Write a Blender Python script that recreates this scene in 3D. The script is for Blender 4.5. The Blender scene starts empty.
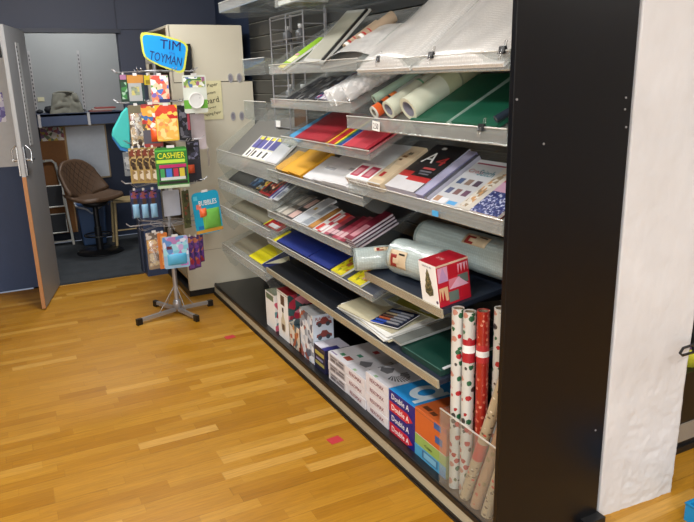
import bpy, math, random
from mathutils import Matrix, Vector, noise
random.seed(7)
R = math.radians
COL = bpy.context.scene.collection
# ------------------------------------------------------------------ materials
def lin(h):
    h = h.lstrip('#'); v = [int(h[i:i+2], 16)/255 for i in (0, 2, 4)]
    return tuple((c/12.92 if c <= .04045 else ((c+.055)/1.055)**2.4) for c in v) + (1,)
MATS = {}
def new_mat(name):
    m = bpy.data.materials.new(name); m.use_nodes = True
    nt = m.node_tree; nt.nodes.clear()
    out = nt.nodes.new('ShaderNodeOutputMaterial')
    return m, nt, out
def N(nt, t, **k):
    n = nt.nodes.new(t)
    for a, v in k.items(): setattr(n, a, v)
    return n
def mth(nt, op, a, b=None):
    n = N(nt, 'ShaderNodeMath', operation=op)
    for i, v in enumerate((a, b)):
        if v is None: continue
        if isinstance(v, (int, float)): n.inputs[i].default_value = v
        else: nt.links.new(v, n.inputs[i])
    return n.outputs[0]
def mat(hexc, rough=.5, metal=0, var=.08, scale=30, bump=0, coat=0, spec=.5):
    key = (hexc, rough, metal, var, scale, bump, coat, spec)
    if key in MATS: return MATS[key]
    m, nt, out = new_mat('surface_' + hexc.strip('#'))
    p = N(nt, 'ShaderNodeBsdfPrincipled')
    tc = N(nt, 'ShaderNodeTexCoord'); nz = N(nt, 'ShaderNodeTexNoise')
    nz.inputs['Scale'].default_value = scale; nz.inputs['Detail'].default_value = 3
    nt.links.new(tc.outputs['Object'], nz.inputs['Vector'])
    hsv = N(nt, 'ShaderNodeHueSaturation'); hsv.inputs['Color'].default_value = lin(hexc)
    mr = N(nt, 'ShaderNodeMapRange'); mr.inputs['To Min'].default_value = 1-var; mr.inputs['To Max'].default_value = 1+var
    nt.links.new(nz.outputs[0], mr.inputs[0]); nt.links.new(mr.outputs[0], hsv.inputs['Value'])
    nt.links.new(hsv.outputs[0], p.inputs['Base Color'])
    p.inputs['Roughness'].default_value = rough; p.inputs['Metallic'].default_value = metal
    p.inputs['Coat Weight'].default_value = coat; p.inputs['Specular IOR Level'].default_value = spec
    if bump:
        b = N(nt, 'ShaderNodeBump'); b.inputs['Strength'].default_value = bump; b.inputs['Distance'].default_value = .003
        nt.links.new(nz.outputs[0], b.inputs['Height']); nt.links.new(b.outputs[0], p.inputs['Normal'])
    nt.links.new(p.outputs[0], out.inputs[0])
    MATS[key] = m; return m
def clear(hexc='#e8ecec', body=.12, rough=.08, gloss=.10, bump=0, key=None):
    k = ('clear', hexc, body, rough, gloss, bump)
    if k in MATS: return MATS[k]
    m, nt, out = new_mat('clear_plastic')
    tr = N(nt, 'ShaderNodeBsdfTransparent'); gl = N(nt, 'ShaderNodeBsdfGlossy'); df = N(nt, 'ShaderNodeBsdfDiffuse')
    gl.inputs['Roughness'].default_value = rough; df.inputs['Color'].default_value = lin(hexc)
    tr.inputs['Color'].default_value = (.93, .95, .95, 1)
    fr = N(nt, 'ShaderNodeFresnel'); fr.inputs['IOR'].default_value = 1.45
    geo = N(nt, 'ShaderNodeNewGeometry'); front = mth(nt, 'SUBTRACT', 1.0, geo.outputs['Backfacing'])
    a = mth(nt, 'MULTIPLY', front, mth(nt, 'ADD', mth(nt, 'MULTIPLY', fr.outputs[0], .6), gloss))
    m1 = N(nt, 'ShaderNodeMixShader'); m1.inputs[0].default_value = body
    nt.links.new(tr.outputs[0], m1.inputs[1]); nt.links.new(df.outputs[0], m1.inputs[2])
    m2 = N(nt, 'ShaderNodeMixShader'); nt.links.new(a, m2.inputs[0])
    nt.links.new(m1.outputs[0], m2.inputs[1]); nt.links.new(gl.outputs[0], m2.inputs[2])
    if bump:
        tc = N(nt, 'ShaderNodeTexCoord'); nz = N(nt, 'ShaderNodeTexNoise'); nz.inputs['Scale'].default_value = 45
        nt.links.new(tc.outputs['Object'], nz.inputs['Vector'])
        b = N(nt, 'ShaderNodeBump'); b.inputs['Strength'].default_value = bump; b.inputs['Distance'].default_value = .01
        nt.links.new(nz.outputs[0], b.inputs['Height']); nt.links.new(b.outputs[0], gl.inputs['Normal']); nt.links.new(b.outputs[0], fr.inputs['Normal'])
        # crinkle: film catches more white where the folds bunch up
        cr = N(nt, 'ShaderNodeMapRange'); cr.inputs['From Min'].default_value = .45; cr.inputs['From Max'].default_value = .7
        cr.inputs['To Min'].default_value = body; cr.inputs['To Max'].default_value = min(1, body+.35)
        nt.links.new(nz.outputs[0], cr.inputs[0]); nt.links.new(cr.outputs[0], m1.inputs[0])
    nt.links.new(m2.outputs[0], out.inputs[0]); MATS[k] = m; return m
def printed(name, cols, scale=60, rough=.35, seed=0, stretch=(1, 1, 1), base=None):
    """printed surface: patches of flat ink colours"""
    k = ('printed', name)
    if k in MATS: return MATS[k]
    m, nt, out = new_mat('printed_' + name)
    p = N(nt, 'ShaderNodeBsdfPrincipled'); p.inputs['Roughness'].default_value = rough
    tc = N(nt, 'ShaderNodeTexCoord'); mp = N(nt, 'ShaderNodeMapping'); mp.inputs['Scale'].default_value = stretch
    mp.inputs['Location'].default_value = (seed*.37, seed*.71, seed*.13)
    vo = N(nt, 'ShaderNodeTexVoronoi'); vo.inputs['Scale'].default_value = scale
    nt.links.new(tc.outputs['Object'], mp.inputs[0]); nt.links.new(mp.outputs[0], vo.inputs['Vector'])
    sp = N(nt, 'ShaderNodeSeparateColor'); nt.links.new(vo.outputs['Color'], sp.inputs[0])
    cr = N(nt, 'ShaderNodeValToRGB'); cr.color_ramp.interpolation = 'CONSTANT'
    el = cr.color_ramp.elements
    while len(el) < len(cols): el.new(.5)
    for i, c in enumerate(cols): el[i].position = i/len(cols); el[i].color = lin(c)
    nt.links.new(sp.outputs[0], cr.inputs[0]); nt.links.new(cr.outputs[0], p.inputs['Base Color'])
    nt.links.new(p.outputs[0], out.inputs[0]); MATS[k] = m; return m
def parquet():
    m, nt, out = new_mat('oak_strip_parquet')
    p = N(nt, 'ShaderNodeBsdfPrincipled'); g = N(nt, 'ShaderNodeNewGeometry'); L = nt.links.new
    s = N(nt, 'ShaderNodeSeparateXYZ'); L(g.outputs['Position'], s.inputs[0])
    row = mth(nt, 'FLOOR', mth(nt, 'DIVIDE', mth(nt, 'ADD', s.outputs[1], 10.0), .060))
    w1 = N(nt, 'ShaderNodeTexWhiteNoise', noise_dimensions='1D'); L(row, w1.inputs['W'])
    xx = mth(nt, 'DIVIDE', mth(nt, 'ADD', s.outputs[0], mth(nt, 'MULTIPLY', w1.outputs[0], 9.0)), .36)
    # uneven strip lengths
    nz0 = N(nt, 'ShaderNodeTexNoise', noise_dimensions='2D'); nz0.inputs['Scale'].default_value = .9
    cxy = N(nt, 'ShaderNodeCombineXYZ'); L(xx, cxy.inputs[0]); L(mth(nt, 'MULTIPLY', row, 7.3), cxy.inputs[1]); L(cxy.outputs[0], nz0.inputs['Vector'])
    xx2 = mth(nt, 'ADD', xx, mth(nt, 'MULTIPLY', nz0.outputs[0], 1.1))
    cell = mth(nt, 'FLOOR', xx2)
    cv = N(nt, 'ShaderNodeCombineXYZ'); L(cell, cv.inputs[0]); L(row, cv.inputs[1])
    w2 = N(nt, 'ShaderNodeTexWhiteNoise', noise_dimensions='2D'); L(cv.outputs[0], w2.inputs['Vector'])
    ramp = N(nt, 'ShaderNodeValToRGB'); e = ramp.color_ramp.elements
    e[0].position = 0; e[0].color = lin('#9a6e35'); e[1].position = 1; e[1].color = lin('#c29a5e')
    for ps, c in ((.06, '#a0743a'), (.3, '#a97d40'), (.85, '#b08546'), (.95, '#ba9152')):
        x = e.new(ps); x.color = lin(c)
    L(w2.outputs[0], ramp.inputs[0])
    mp = N(nt, 'ShaderNodeMapping'); mp.inputs['Scale'].default_value = (3.5, 45, 1)
    add = N(nt, 'ShaderNodeVectorMath', operation='ADD'); L(g.outputs['Position'], add.inputs[0]); L(w2.outputs['Color'], add.inputs[1])
    L(add.outputs[0], mp.inputs[0])
    gr = N(nt, 'ShaderNodeTexNoise'); gr.inputs['Scale'].default_value = 2.2; gr.inputs['Detail'].default_value = 6; gr.inputs['Roughness'].default_value = .65
    gr.inputs['Distortion'].default_value = .6
    L(mp.outputs[0], gr.inputs['Vector'])
    mr = N(nt, 'ShaderNodeMapRange'); mr.inputs['From Min'].default_value = .3; mr.inputs['From Max'].default_value = .7
    mr.inputs['To Min'].default_value = .78; mr.inputs['To Max'].default_value = 1.14; L(gr.outputs[0], mr.inputs[0])
    # seams
    fy = mth(nt, 'FRACT', mth(nt, 'DIVIDE', mth(nt, 'ADD', s.outputs[1], 10.0), .060))
    seam = mth(nt, 'LESS_THAN', mth(nt, 'ABSOLUTE', mth(nt, 'SUBTRACT', fy, .5)), .485)
    fx = mth(nt, 'FRACT', xx2); seamx = mth(nt, 'GREATER_THAN', fx, .006)
    f3 = mth(nt, 'FRACT', mth(nt, 'DIVIDE', mth(nt, 'ADD', s.outputs[1], 10.0), .180)); seam3 = mth(nt, 'GREATER_THAN', f3, .012)
    sm = mth(nt, 'ADD', mth(nt, 'MULTIPLY', mth(nt, 'MULTIPLY', seam, seamx), .16), .84)
    sm = mth(nt, 'MULTIPLY', sm, mth(nt, 'ADD', mth(nt, 'MULTIPLY', seam3, .3), .7))
    val = mth(nt, 'MULTIPLY', mr.outputs[0], sm)
    big = N(nt, 'ShaderNodeTexNoise'); big.inputs['Scale'].default_value = 1.3; L(g.outputs['Position'], big.inputs['Vector'])
    mb = N(nt, 'ShaderNodeMapRange'); mb.inputs['To Min'].default_value = .9; mb.inputs['To Max'].default_value = 1.08; L(big.outputs[0], mb.inputs[0])
    val = mth(nt, 'MULTIPLY', val, mb.outputs[0])
    hsv = N(nt, 'ShaderNodeHueSaturation'); L(ramp.outputs[0], hsv.inputs['Color']); L(val, hsv.inputs['Value'])
    hsv.inputs['Saturation'].default_value = 1.13
    L(hsv.outputs[0], p.inputs['Base Color'])
    rr = N(nt, 'ShaderNodeMapRange'); rr.inputs['To Min'].default_value = .30; rr.inputs['To Max'].default_value = .5; L(gr.outputs[0], rr.inputs[0])
    L(rr.outputs[0], p.inputs['Roughness'])
    b = N(nt, 'ShaderNodeBump'); b.inputs['Strength'].default_value = .12; b.inputs['Distance'].default_value = .002
    L(val, b.inputs['Height']); L(b.outputs[0], p.inputs['Normal']); L(p.outputs[0], out.inputs[0])
    return m
def bubble(name, hexc, scale, trans=.0):
    m, nt, out = new_mat(name); L = nt.links.new
    p = N(nt, 'ShaderNodeBsdfPrincipled'); p.inputs['Base Color'].default_value = lin(hexc); p.inputs['Roughness'].default_value = .28
    p.inputs['Subsurface Weight'].default_value = 0; p.inputs['Coat Weight'].default_value = .3
    tc = N(nt, 'ShaderNodeTexCoord'); vo = N(nt, 'ShaderNodeTexVoronoi'); vo.inputs['Scale'].default_value = scale; vo.inputs['Randomness'].default_value = .25
    L(tc.outputs['Object'], vo.inputs['Vector'])
    mr = N(nt, 'ShaderNodeMapRange'); mr.inputs['From Max'].default_value = .6; mr.inputs['To Min'].default_value = 1; mr.inputs['To Max'].default_value = 0
    L(vo.outputs['Distance'], mr.inputs[0])
    b = N(nt, 'ShaderNodeBump'); b.inputs['Strength'].default_value = .35; b.inputs['Distance'].default_value = .003
    L(mr.outputs[0], b.inputs['Height']); L(b.outputs[0], p.inputs['Normal'])
    h = N(nt, 'ShaderNodeHueSaturation'); h.inputs['Color'].default_value = lin(hexc)
    m3 = N(nt, 'ShaderNodeMapRange'); m3.inputs['To Min'].default_value = .8; m3.inputs['To Max'].default_value = 1.08; L(mr.outputs[0], m3.inputs[0])
    L(m3.outputs[0], h.inputs['Value']); L(h.outputs[0], p.inputs['Base Color'])
    if trans:
        t = N(nt, 'ShaderNodeBsdfTransparent'); mx = N(nt, 'ShaderNodeMixShader'); mx.inputs[0].default_value = trans
        L(p.outputs[0], mx.inputs[1]); L(t.outputs[0], mx.inputs[2]); L(mx.outputs[0], out.inputs[0])
    else: L(p.outputs[0], out.inputs[0])
    return m
def plaster():
    m, nt, out = new_mat('painted_rough_plaster'); L = nt.links.new
    p = N(nt, 'ShaderNodeBsdfPrincipled'); p.inputs['Roughness'].default_value = .62
    tc = N(nt, 'ShaderNodeTexCoord'); a = N(nt, 'ShaderNodeTexNoise'); a.inputs['Scale'].default_value = 22; a.inputs['Detail'].default_value = 8
    L(tc.outputs['Object'], a.inputs['Vector'])
    c = N(nt, 'ShaderNodeTexNoise'); c.inputs['Scale'].default_value = 3; c.inputs['Detail'].default_value = 4; L(tc.outputs['Object'], c.inputs['Vector'])
    r = N(nt, 'ShaderNodeValToRGB'); e = r.color_ramp.elements; e[0].position = .25; e[0].color = lin('#cbcccf'); e[1].position = .7; e[1].color = lin('#dadce0')
    L(c.outputs[0], r.inputs[0]); L(r.outputs[0], p.inputs['Base Color'])
    b = N(nt, 'ShaderNodeBump'); b.inputs['Strength'].default_value = .35; b.inputs['Distance'].default_value = .006
    L(a.outputs[0], b.inputs['Height']); L(b.outputs[0], p.inputs['Normal']); L(p.outputs[0], out.inputs[0]); return m
def carpet():
    return mat('#30353a', .95, 0, .45, 9, .4)

BLACK = mat('#101114', .42, 0, .15, 12)
PANELBLACK = mat('#07090f', .34, 0, .2, 5, 0, 0, .4)
NAVY = mat('#343b4e', .6, 0, .06, 6)
NAVY2 = mat('#1d2a42', .55, 0, .06, 6)
GREY = mat('#8b8f90', .5, 0, .05, 8)
WHITE = mat('#e8e6e2', .5)
PAPER = mat('#eeeeec', .7, 0, .03)
OFFW = mat('#cbc5b2', .42, 0, .04, 4)
ACR = clear('#e8e8e4', .07, .06, .07)
ACRS = clear('#dcdcd8', .15, .12, .12)
ACRC = clear('#dcdcd8', .05, .06, .05)
ACRF = clear('#d8dad8', .04, .04, .0)
FILM = clear('#f2f4f4', .12, .12, .10, .6)
FILM2 = clear('#ffffff', .42, .10, .18, .9)
STRIP = mat('#a29a84', .4, 0, .1, 15)
METAL = mat('#a6a6aa', .35, .55, .05)
CHROME = mat('#c4c6c8', .22, .95, .03)
DKMETAL = mat('#26272a', .4, .6, .05)
BLUESHELF = mat('#1c2433', .5, 0, .1, 10)
DKFLOOR = mat('#34363a', .5, 0, .1, 10)
RED = mat('#b01c26', .45); BLUE = mat('#16307e', .45)
BUB = bubble('pale_bubble_film', '#b6c4c2', 95)
BUBW = bubble('white_bubble_film', '#e2e2e0', 105)
CARD = mat('#a9855c', .75)

# ------------------------------------------------------------------ mesh builder
class MB:
    def __init__(s): s.v = []; s.f = []; s.m = []; s.mats = []; s.M = Matrix(); s.sm = []
    def mi(s, m):
        if m not in s.mats: s.mats.append(m)
        return s.mats.index(m)
    def add(s, vs, fs, m, smooth=False):
        b = len(s.v); s.v += [tuple(s.M @ Vector(v)) for v in vs]; k = s.mi(m)
        for f in fs: s.f.append([b+i for i in f]); s.m.append(k); s.sm.append(smooth)
        return s
    def box(s, x0, x1, y0, y1, z0, z1, m, **fm):
        vs = [(x0, y0, z0), (x1, y0, z0), (x1, y1, z0), (x0, y1, z0), (x0, y0, z1), (x1, y0, z1), (x1, y1, z1), (x0, y1, z1)]
        F = dict(bottom=[0, 3, 2, 1], top=[4, 5, 6, 7], front=[0, 1, 5, 4], back=[2, 3, 7, 6], left=[3, 0, 4, 7], right=[1, 2, 6, 5])
        b = len(s.v); s.v += [tuple(s.M @ Vector(v)) for v in vs]
        for n, f in F.items(): s.f.append([b+i for i in f]); s.m.append(s.mi(fm.get(n, m))); s.sm.append(False)
        return s
    def prism(s, poly, axis, a, b, m):
        """extrude 2D polygon (other two axes in order) along axis from a to b"""
        def P(u, v, w):
            return {'x': (w, u, v), 'y': (u, w, v), 'z': (u, v, w)}[axis]
        n = len(poly)
        vs = [P(u, v, a) for u, v in poly] + [P(u, v, b) for u, v in poly]
        fs = [list(range(n))[::-1], list(range(n, 2*n))] + [[i, (i+1) % n, n+(i+1) % n, n+i] for i in range(n)]
        return s.add(vs, fs, m)
    def cyl(s, p0, p1, r0, m, r1=None, seg=16, caps=True):
        p0 = Vector(p0); p1 = Vector(p1); r1 = r0 if r1 is None else r1
        d = (p1-p0).normalized(); u = d.orthogonal().normalized(); w = d.cross(u)
        vs = []
        for p, r in ((p0, r0), (p1, r1)):
            for i in range(seg):
                a = 2*math.pi*i/seg; vs.append(p + (u*math.cos(a)+w*math.sin(a))*r)
        fs = [[i, (i+1) % seg, seg+(i+1) % seg, seg+i] for i in range(seg)]
        s.add(vs, fs, m, True)
        if caps: s.add(vs, [list(range(seg))[::-1], list(range(seg, 2*seg))], m)
        return s
    def pipe(s, p0, p1, ro, ri, m, inner=None, seg=24):
        p0 = Vector(p0); p1 = Vector(p1); d = (p1-p0).normalized(); u = d.orthogonal().normalized(); w = d.cross(u)
        ring = lambda p, r: [p+(u*math.cos(2*math.pi*i/seg)+w*math.sin(2*math.pi*i/seg))*r for i in range(seg)]
        A, B, C_, D = ring(p0, ro), ring(p1, ro), ring(p1, ri), ring(p0, ri)
        q = lambda a, b: [[i, (i+1) % seg, seg+(i+1) % seg, seg+i] for i in range(seg)]
        s.add(A+B, q(0, 1), m, True); s.add(B+C_, q(0, 1), inner or m); s.add(C_+D, q(0, 1), inner or m, True); s.add(D+A, q(0, 1), inner or m)
        return s
    def tube(s, pts, r, m, seg=6, closed=False):
        pts = [Vector(p) for p in pts]; n = len(pts)
        vs = []; up = None
        for i, p in enumerate(pts):
            a = pts[(i-1) % n] if (closed or i) else p; b = pts[(i+1) % n] if (closed or i < n-1) else p
            d = (b-a).normalized()
            if up is None: up = d.orthogonal().normalized()
            up = (up - d*up.dot(d)).normalized() if (up - d*up.dot(d)).length > 1e-4 else d.orthogonal().normalized()
            w = d.cross(up)
            for k in range(seg):
                t = 2*math.pi*k/seg; vs.append(p+(up*math.cos(t)+w*math.sin(t))*r)
        rng = n if closed else n-1
        fs = [[i*seg+k, i*seg+(k+1) % seg, ((i+1) % n)*seg+(k+1) % seg, ((i+1) % n)*seg+k] for i in range(rng) for k in range(seg)]
        s.add(vs, fs, m, True)
        if not closed: s.add(vs, [list(range(seg))[::-1], list(range((n-1)*seg, n*seg))], m)
        return s
    def grid(s, fn, nu, nv, m, smooth=True, thick=0):
        vs = [fn(i/nu, j/nv) for j in range(nv+1) for i in range(nu+1)]
        fs = [[j*(nu+1)+i, j*(nu+1)+i+1, (j+1)*(nu+1)+i+1, (j+1)*(nu+1)+i] for j in range(nv) for i in range(nu)]
        return s.add(vs, fs, m, smooth)
    def lathe(s, prof, m, seg=24, c=(0, 0)):
        n = len(prof)
        vs = [(c[0]+r*math.cos(2*math.pi*k/seg), c[1]+r*math.sin(2*math.pi*k/seg), z) for r, z in prof for k in range(seg)]
        fs = [[i*seg+k, i*seg+(k+1) % seg, (i+1)*seg+(k+1) % seg, (i+1)*seg+k] for i in range(n-1) for k in range(seg)]
        return s.add(vs, fs, m, True)
def build(name, mb, parent=None, label=None, M=None, bevel=0, solid=0, sub=0):
    me = bpy.data.meshes.new(name); me.from_pydata(mb.v, [], mb.f)
    for m in mb.mats: me.materials.append(m)
    me.polygons.foreach_set('material_index', mb.m); me.polygons.foreach_set('use_smooth', mb.sm); me.update()
    o = bpy.data.objects.new(name, me); COL.objects.link(o)
    if parent: o.parent = parent
    if M is not None: o.matrix_local = M
    if label: o['label'] = label
    if solid:
        q = o.modifiers.new('solid', 'SOLIDIFY'); q.thickness = solid; q.offset = 0
    if bevel:
        q = o.modifiers.new('bevel', 'BEVEL'); q.width = bevel; q.segments = 2; q.limit_method = 'ANGLE'
    if sub:
        q = o.modifiers.new('sub', 'SUBSURF'); q.levels = sub; q.render_levels = sub
    return o
def tag(o, label, cat, group=None):
    o['label'] = label; o['category'] = cat
    if group: o['group'] = group
    return o
def thing(name, label, cat, M=None, group=None):
    o = bpy.data.objects.new(name, None); COL.objects.link(o); o.empty_display_size = .05
    o.matrix_world = M if M is not None else Matrix()
    return tag(o, label, cat, group)
def struct(name, mb, **k):
    o = build(name, mb, **k); o['kind'] = 'structure'; return o
def T(x, y, z=0, rz=0): return Matrix.Translation((x, y, z)) @ Matrix.Rotation(rz, 4, 'Z')
def dup(root, M, label=None, group=None):
    r = root.copy(); COL.objects.link(r); r.matrix_world = M
    if label: r['label'] = label
    if group: r['group'] = group
    for ch in list(root.children):
        c = ch.copy(); COL.objects.link(c); c.parent = r
        for g in list(ch.children):
            d = g.copy(); COL.objects.link(d); d.parent = c
    return r
def text(s, parent, cx, cy, cz, w, h, m, face='top', name='lettering', depth=.0005, extra=None, label=None):
    """raised lettering fitted in w x h, on a top (+Z), front (-Y) or right (+X) face"""
    cu = bpy.data.curves.new(name, 'FONT'); cu.body = s; cu.align_x = 'CENTER'; cu.align_y = 'CENTER'; cu.extrude = depth/2; cu.resolution_u = 2
    o = bpy.data.objects.new(name, cu); COL.objects.link(o)
    me = bpy.data.meshes.new_from_object(o.evaluated_get(bpy.context.evaluated_depsgraph_get()))
    bpy.data.objects.remove(o); bpy.data.curves.remove(cu)
    xs = [v.co.x for v in me.vertices]; ys = [v.co.y for v in me.vertices]
    if not xs: return None
    sx = w/(max(xs)-min(xs)); sy = h/(max(ys)-min(ys)); ox = (max(xs)+min(xs))/2; oy = (max(ys)+min(ys))/2
    for v in me.vertices: v.co.x = (v.co.x-ox)*sx; v.co.y = (v.co.y-oy)*sy
    me.materials.clear(); me.materials.append(m)
    t = bpy.data.objects.new(name, me); COL.objects.link(t); t.parent = parent
    rot = {'top': Matrix(), 'front': Matrix.Rotation(R(90), 4, 'X'), 'right': Matrix.Rotation(R(90), 4, 'Z') @ Matrix.Rotation(R(90), 4, 'X')}[face]
    t.matrix_local = Matrix.Translation((cx, cy, cz)) @ (extra or Matrix()) @ rot
    if label: t['label'] = label
    return t
# ------------------------------------------------------------------ camera
cam = bpy.data.cameras.new('camera'); co = bpy.data.objects.new('camera', cam); COL.objects.link(co)
Rm = Matrix(((0.89051441, 0.14143264, -0.43241287), (-0.45427713, 0.22455745, -0.8620941), (-0.02482671, 0.9641425, 0.26422126)))
co.matrix_world = Matrix.Translation((0, 0, 1.6)) @ Rm.to_4x4()
cam.sensor_width = 36; cam.lens = 668/694*36; cam.clip_start = .05
bpy.context.scene.camera = co
# ------------------------------------------------------------------ setting
PAR = parquet(); PLA = plaster()
struct('floor', MB().box(-3.2, 5.5, -3.2, 5.83, -.05, 0, PAR))
mb = MB().box(.05, 3.3, 5.83, 7.5, -.05, -.004, carpet()); struct('floor_storeroom', mb)
o = struct('trim_threshold', MB().box(.22, .93, 5.80, 5.845, -.002, .004, mat('#3a3c40', .4, .4)))
struct('ceiling', MB().box(-3.2, 5.5, -3.2, 7.6, 2.75, 2.8, mat('#d8d8d4', .8)))
# back wall around the doorway
mb = MB()
mb.box(-3.2, -.62, 5.83, 5.93, 0, 2.0, NAVY); mb.box(-.62, .225, 5.87, 5.93, 0, 2.0, NAVY)
mb.box(.93, 3.3, 5.83, 5.93, 0, 2.0, NAVY, front=NAVY); mb.box(-3.2, 3.3, 5.83, 5.93, 2.02, 2.75, NAVY)
mb.box(-3.2, 3.3, 5.84, 5.93, 2.0, 2.02, NAVY)
struct('wall_back', mb)
struct('trim_lintel_shade', MB().box(.2, .95, 5.80, 5.9, 1.99, 2.02, mat('#232a3a', .5)))  # dark tone paints in the shadow line at the lintel
mb = MB()
for x in (-.02, .93): mb.box(x-.004, x+.004, 5.822, 5.829, 2.02, 2.75, mat('#20273a', .6))
struct('trim_panel_seams', mb)
struct('wall_left', MB().box(-3.3, -3.2, -3.2, 5.93, 0, 2.75, mat('#cfcdc8', .8)))
struct('wall_front', MB().box(-3.2, 5.5, -3.3, -3.2, 0, 2.75, mat('#cfcdc8', .8)))
struct('wall_far_right', MB().box(5.5, 5.6, -3.2, 7.6, 0, 2.75, mat('#b8b6b2', .8)))
# right hand slatted wall
SL = mat('#2a2b2a', .42, 0, .12, 7); SL_HILITE = mat('#6a6b64', .4, 0, .05)
poly = []; z = .1
mb = MB()
while z < 2.7:
    zt = min(z+.1, 2.72)
    mb.box(1.735, 1.752, 1.53, 4.98, z+.006, zt, SL)
    mb.box(1.7345, 1.737, 1.53, 4.98, zt-.004, zt, SL_HILITE)  # paler edge strip: highlight along each slat put into the colour
    z += .1
mb.box(1.752, 1.765, 1.53, 4.98, 0, 2.75, mat('#141516', .6))
struct('wall_right', mb)
struct('wall_right_end', MB().box(1.74, 1.9, 4.985, 5.83, 0, 2.75, NAVY2))
# storeroom shell
mb = MB(); mb.box(.0, 3.3, 7.5, 7.6, 0, 2.75, NAVY2); mb.box(-.05, .05, 5.93, 7.6, 0, 2.75, mat('#26324a', .6)); mb.box(3.3, 3.4, 5.83, 7.6, 0, 2.75, NAVY2)
struct('wall_storeroom', mb)
# pillar: rough painted plaster
def pil(u, v):
    # unwrapped: left side, front, right side
    z = 2.75*v
    L0, L1, L2 = .3, .43, .3; t = u*(L0+L1+L2)
    A = (1.772, 1.80); B = (1.772, 1.502); C_ = (2.140+.012*min(1, z/.4), 1.480); D = (2.140+.012*min(1, z/.4), 1.76)
    if t < L0: f = t/L0; x, y = A[0], A[1]+(B[1]-A[1])*f; nx, ny = -.2, 0
    elif t < L0+L1: f = (t-L0)/L1; x = B[0]+(C_[0]-B[0])*f; y = B[1]+(C_[1]-B[1])*f; nx, ny = 0, -1
    else: f = (t-L0-L1)/L2; x, y = C_[0], C_[1]+(D[1]-C_[1])*f; nx, ny = 1, 0
    n = noise.fractal(Vector((t*7, z*5, 1.3)), 1, 2, 4)*.004
    low = max(0, 1-z/.65); n += low*.0018*max(-.6, noise.noise(Vector((t*45, z*60, 7))))
    rough = noise.noise(Vector((t*13, z*22, 3)))
    if low > 0 and rough > .12 and L0+.12 < t < L0+L1: n -= .0016*min(1, low*3)
    x += nx*n; y += ny*n
    x -= .018*v*(nx == 1)*0
    return (x, y, z)
mb = MB().grid(pil, 150, 330, PLA, True); o = struct('wall_pillar', mb)
# ------------------------------------------------------------------ door (open leaf and closed leaf)
def local_box_thing(): pass
hx, hy, fx_, fy_ = .234, 5.82, .086, 5.20
ang = math.atan2(fy_-hy, fx_-hx)
Mdoor = Matrix.Translation((hx, hy, 0)) @ Matrix.Rotation(ang, 4, 'Z')
W = math.hypot(fx_-hx, fy_-hy)
DG = mat('#8e9094', .5, 0, .05, 5)
mb = MB().box(0, W-.012, -.008, .018, .01, 2.0, DG)
d = struct('door_1', mb, M=Mdoor)
build('door_edge', MB().box(W-.012, W, -.008, .018, .01, .985, mat('#a9764a', .5)), d, 'bare wood edge strip of the door')
build('door_edge', MB().box(W-.012, W, -.008, .018, .985, 2.0, mat('#a4a6a8', .5)), d, 'grey painted upper edge of the door')
mb = MB().box(.26, .36, .018, .022, 1.18, 1.90, mat('#b9bbbd', .4))
vent = build('vent', mb, d, 'pale louvred vent strip')
mb = MB()
for k in range(24): mb.box(.335, .352, .022, .024, 1.20+k*.0288, 1.212+k*.0288, mat('#2a2b2e', .5))
build('vent_slot', mb, vent)
def handle(parent, x, z, s, M=None):
    mb = MB(); mb.box(x-.02, x+.02, .018*s if s > 0 else -.026, .026 if s > 0 else -.018*1, z-.11, z+.09, CHROME)
    y = .03*s if s > 0 else -.03
    mb.cyl((x, y, z), (x, y*1.9, z), .009, CHROME); mb.cyl((x, y*1.9, z), (x-.10, y*1.9, z-.005), .008, CHROME)
    mb.tube([(x-.012, y, z+.10), (x-.012, y*2.1, z+.07), (x-.012, y*2.1, z-.02)], .006, CHROME)
    return build('handle', mb, parent, 'chrome lever handle')
handle(d, W-.05, 1.10, 1); handle(d, W-.05, 1.10, -1)
mb = MB(); mb.box(-.62, .2, 5.835, 5.87, 1.0, 2.0, mat('#c4c5c6', .45)); mb.box(-.62, .2, 5.835, 5.87, .01, 1.0, mat('#2c3d5e', .55))
d2 = struct('door_2', mb)
build('window_pane', MB().box(-.36, .08, 5.828, 5.836, 1.81, 1.94, mat('#1a1c20', .2)), d2, 'dark glazed panel')
build('poster', MB().box(-.25, .042, 5.830, 5.835, 1.34, 1.56, printed('purpleposter', ['#d8d4ea', '#8f86c8', '#e8e6f0', '#5b4fa0', '#e0def0'], 30)), d2, 'purple and white poster')
build('handle', MB().box(-.10, -.06, 5.815, 5.835, .97, 1.15, CHROME), d2)
# ------------------------------------------------------------------ end panel and base
ep = thing('end_panel', 'tall black shelving end panel beside the white plaster pillar', 'panel', T(1.515, 1.51, 0))
build('board', MB().box(-.229, .242, -.01, .01, .0, 2.45, PANELBLACK), ep, bevel=.002)
for (x, z) in ((.214, 1.52), (.214, 1.485), (-.218, 1.53), (-.11, 1.40), (.20, .38), (.225, 1.43)):
    build('screw', MB().cyl((x, -.010, z), (x, -.0125, z), .0035, METAL, seg=10), ep)
build('foot', MB().box(.16, .25, -.045, .01, 0, .03, BLACK), ep, 'black plastic foot')
YB0, YB1 = 1.522, 4.90
bs = thing('shelf_base', 'long black bottom plinth of the shelving run standing on the parquet', 'shelf base', T(1.5, 3.2, 0))
def W2(mb, root): mb.M = root.matrix_world.inverted(); return mb
mb = W2(MB(), bs); mb.box(1.30, 1.73, YB0, YB1, .064, .084, mat('#141518', .33)); build('deck', mb, bs)
mb = W2(MB(), bs); mb.prism([(1.298, .024), (1.304, .078), (1.312, .078), (1.306, .024)], 'y', YB0, YB1, STRIP); build('ticket_strip', mb, bs, 'beige ticket strip along the plinth front')
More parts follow.
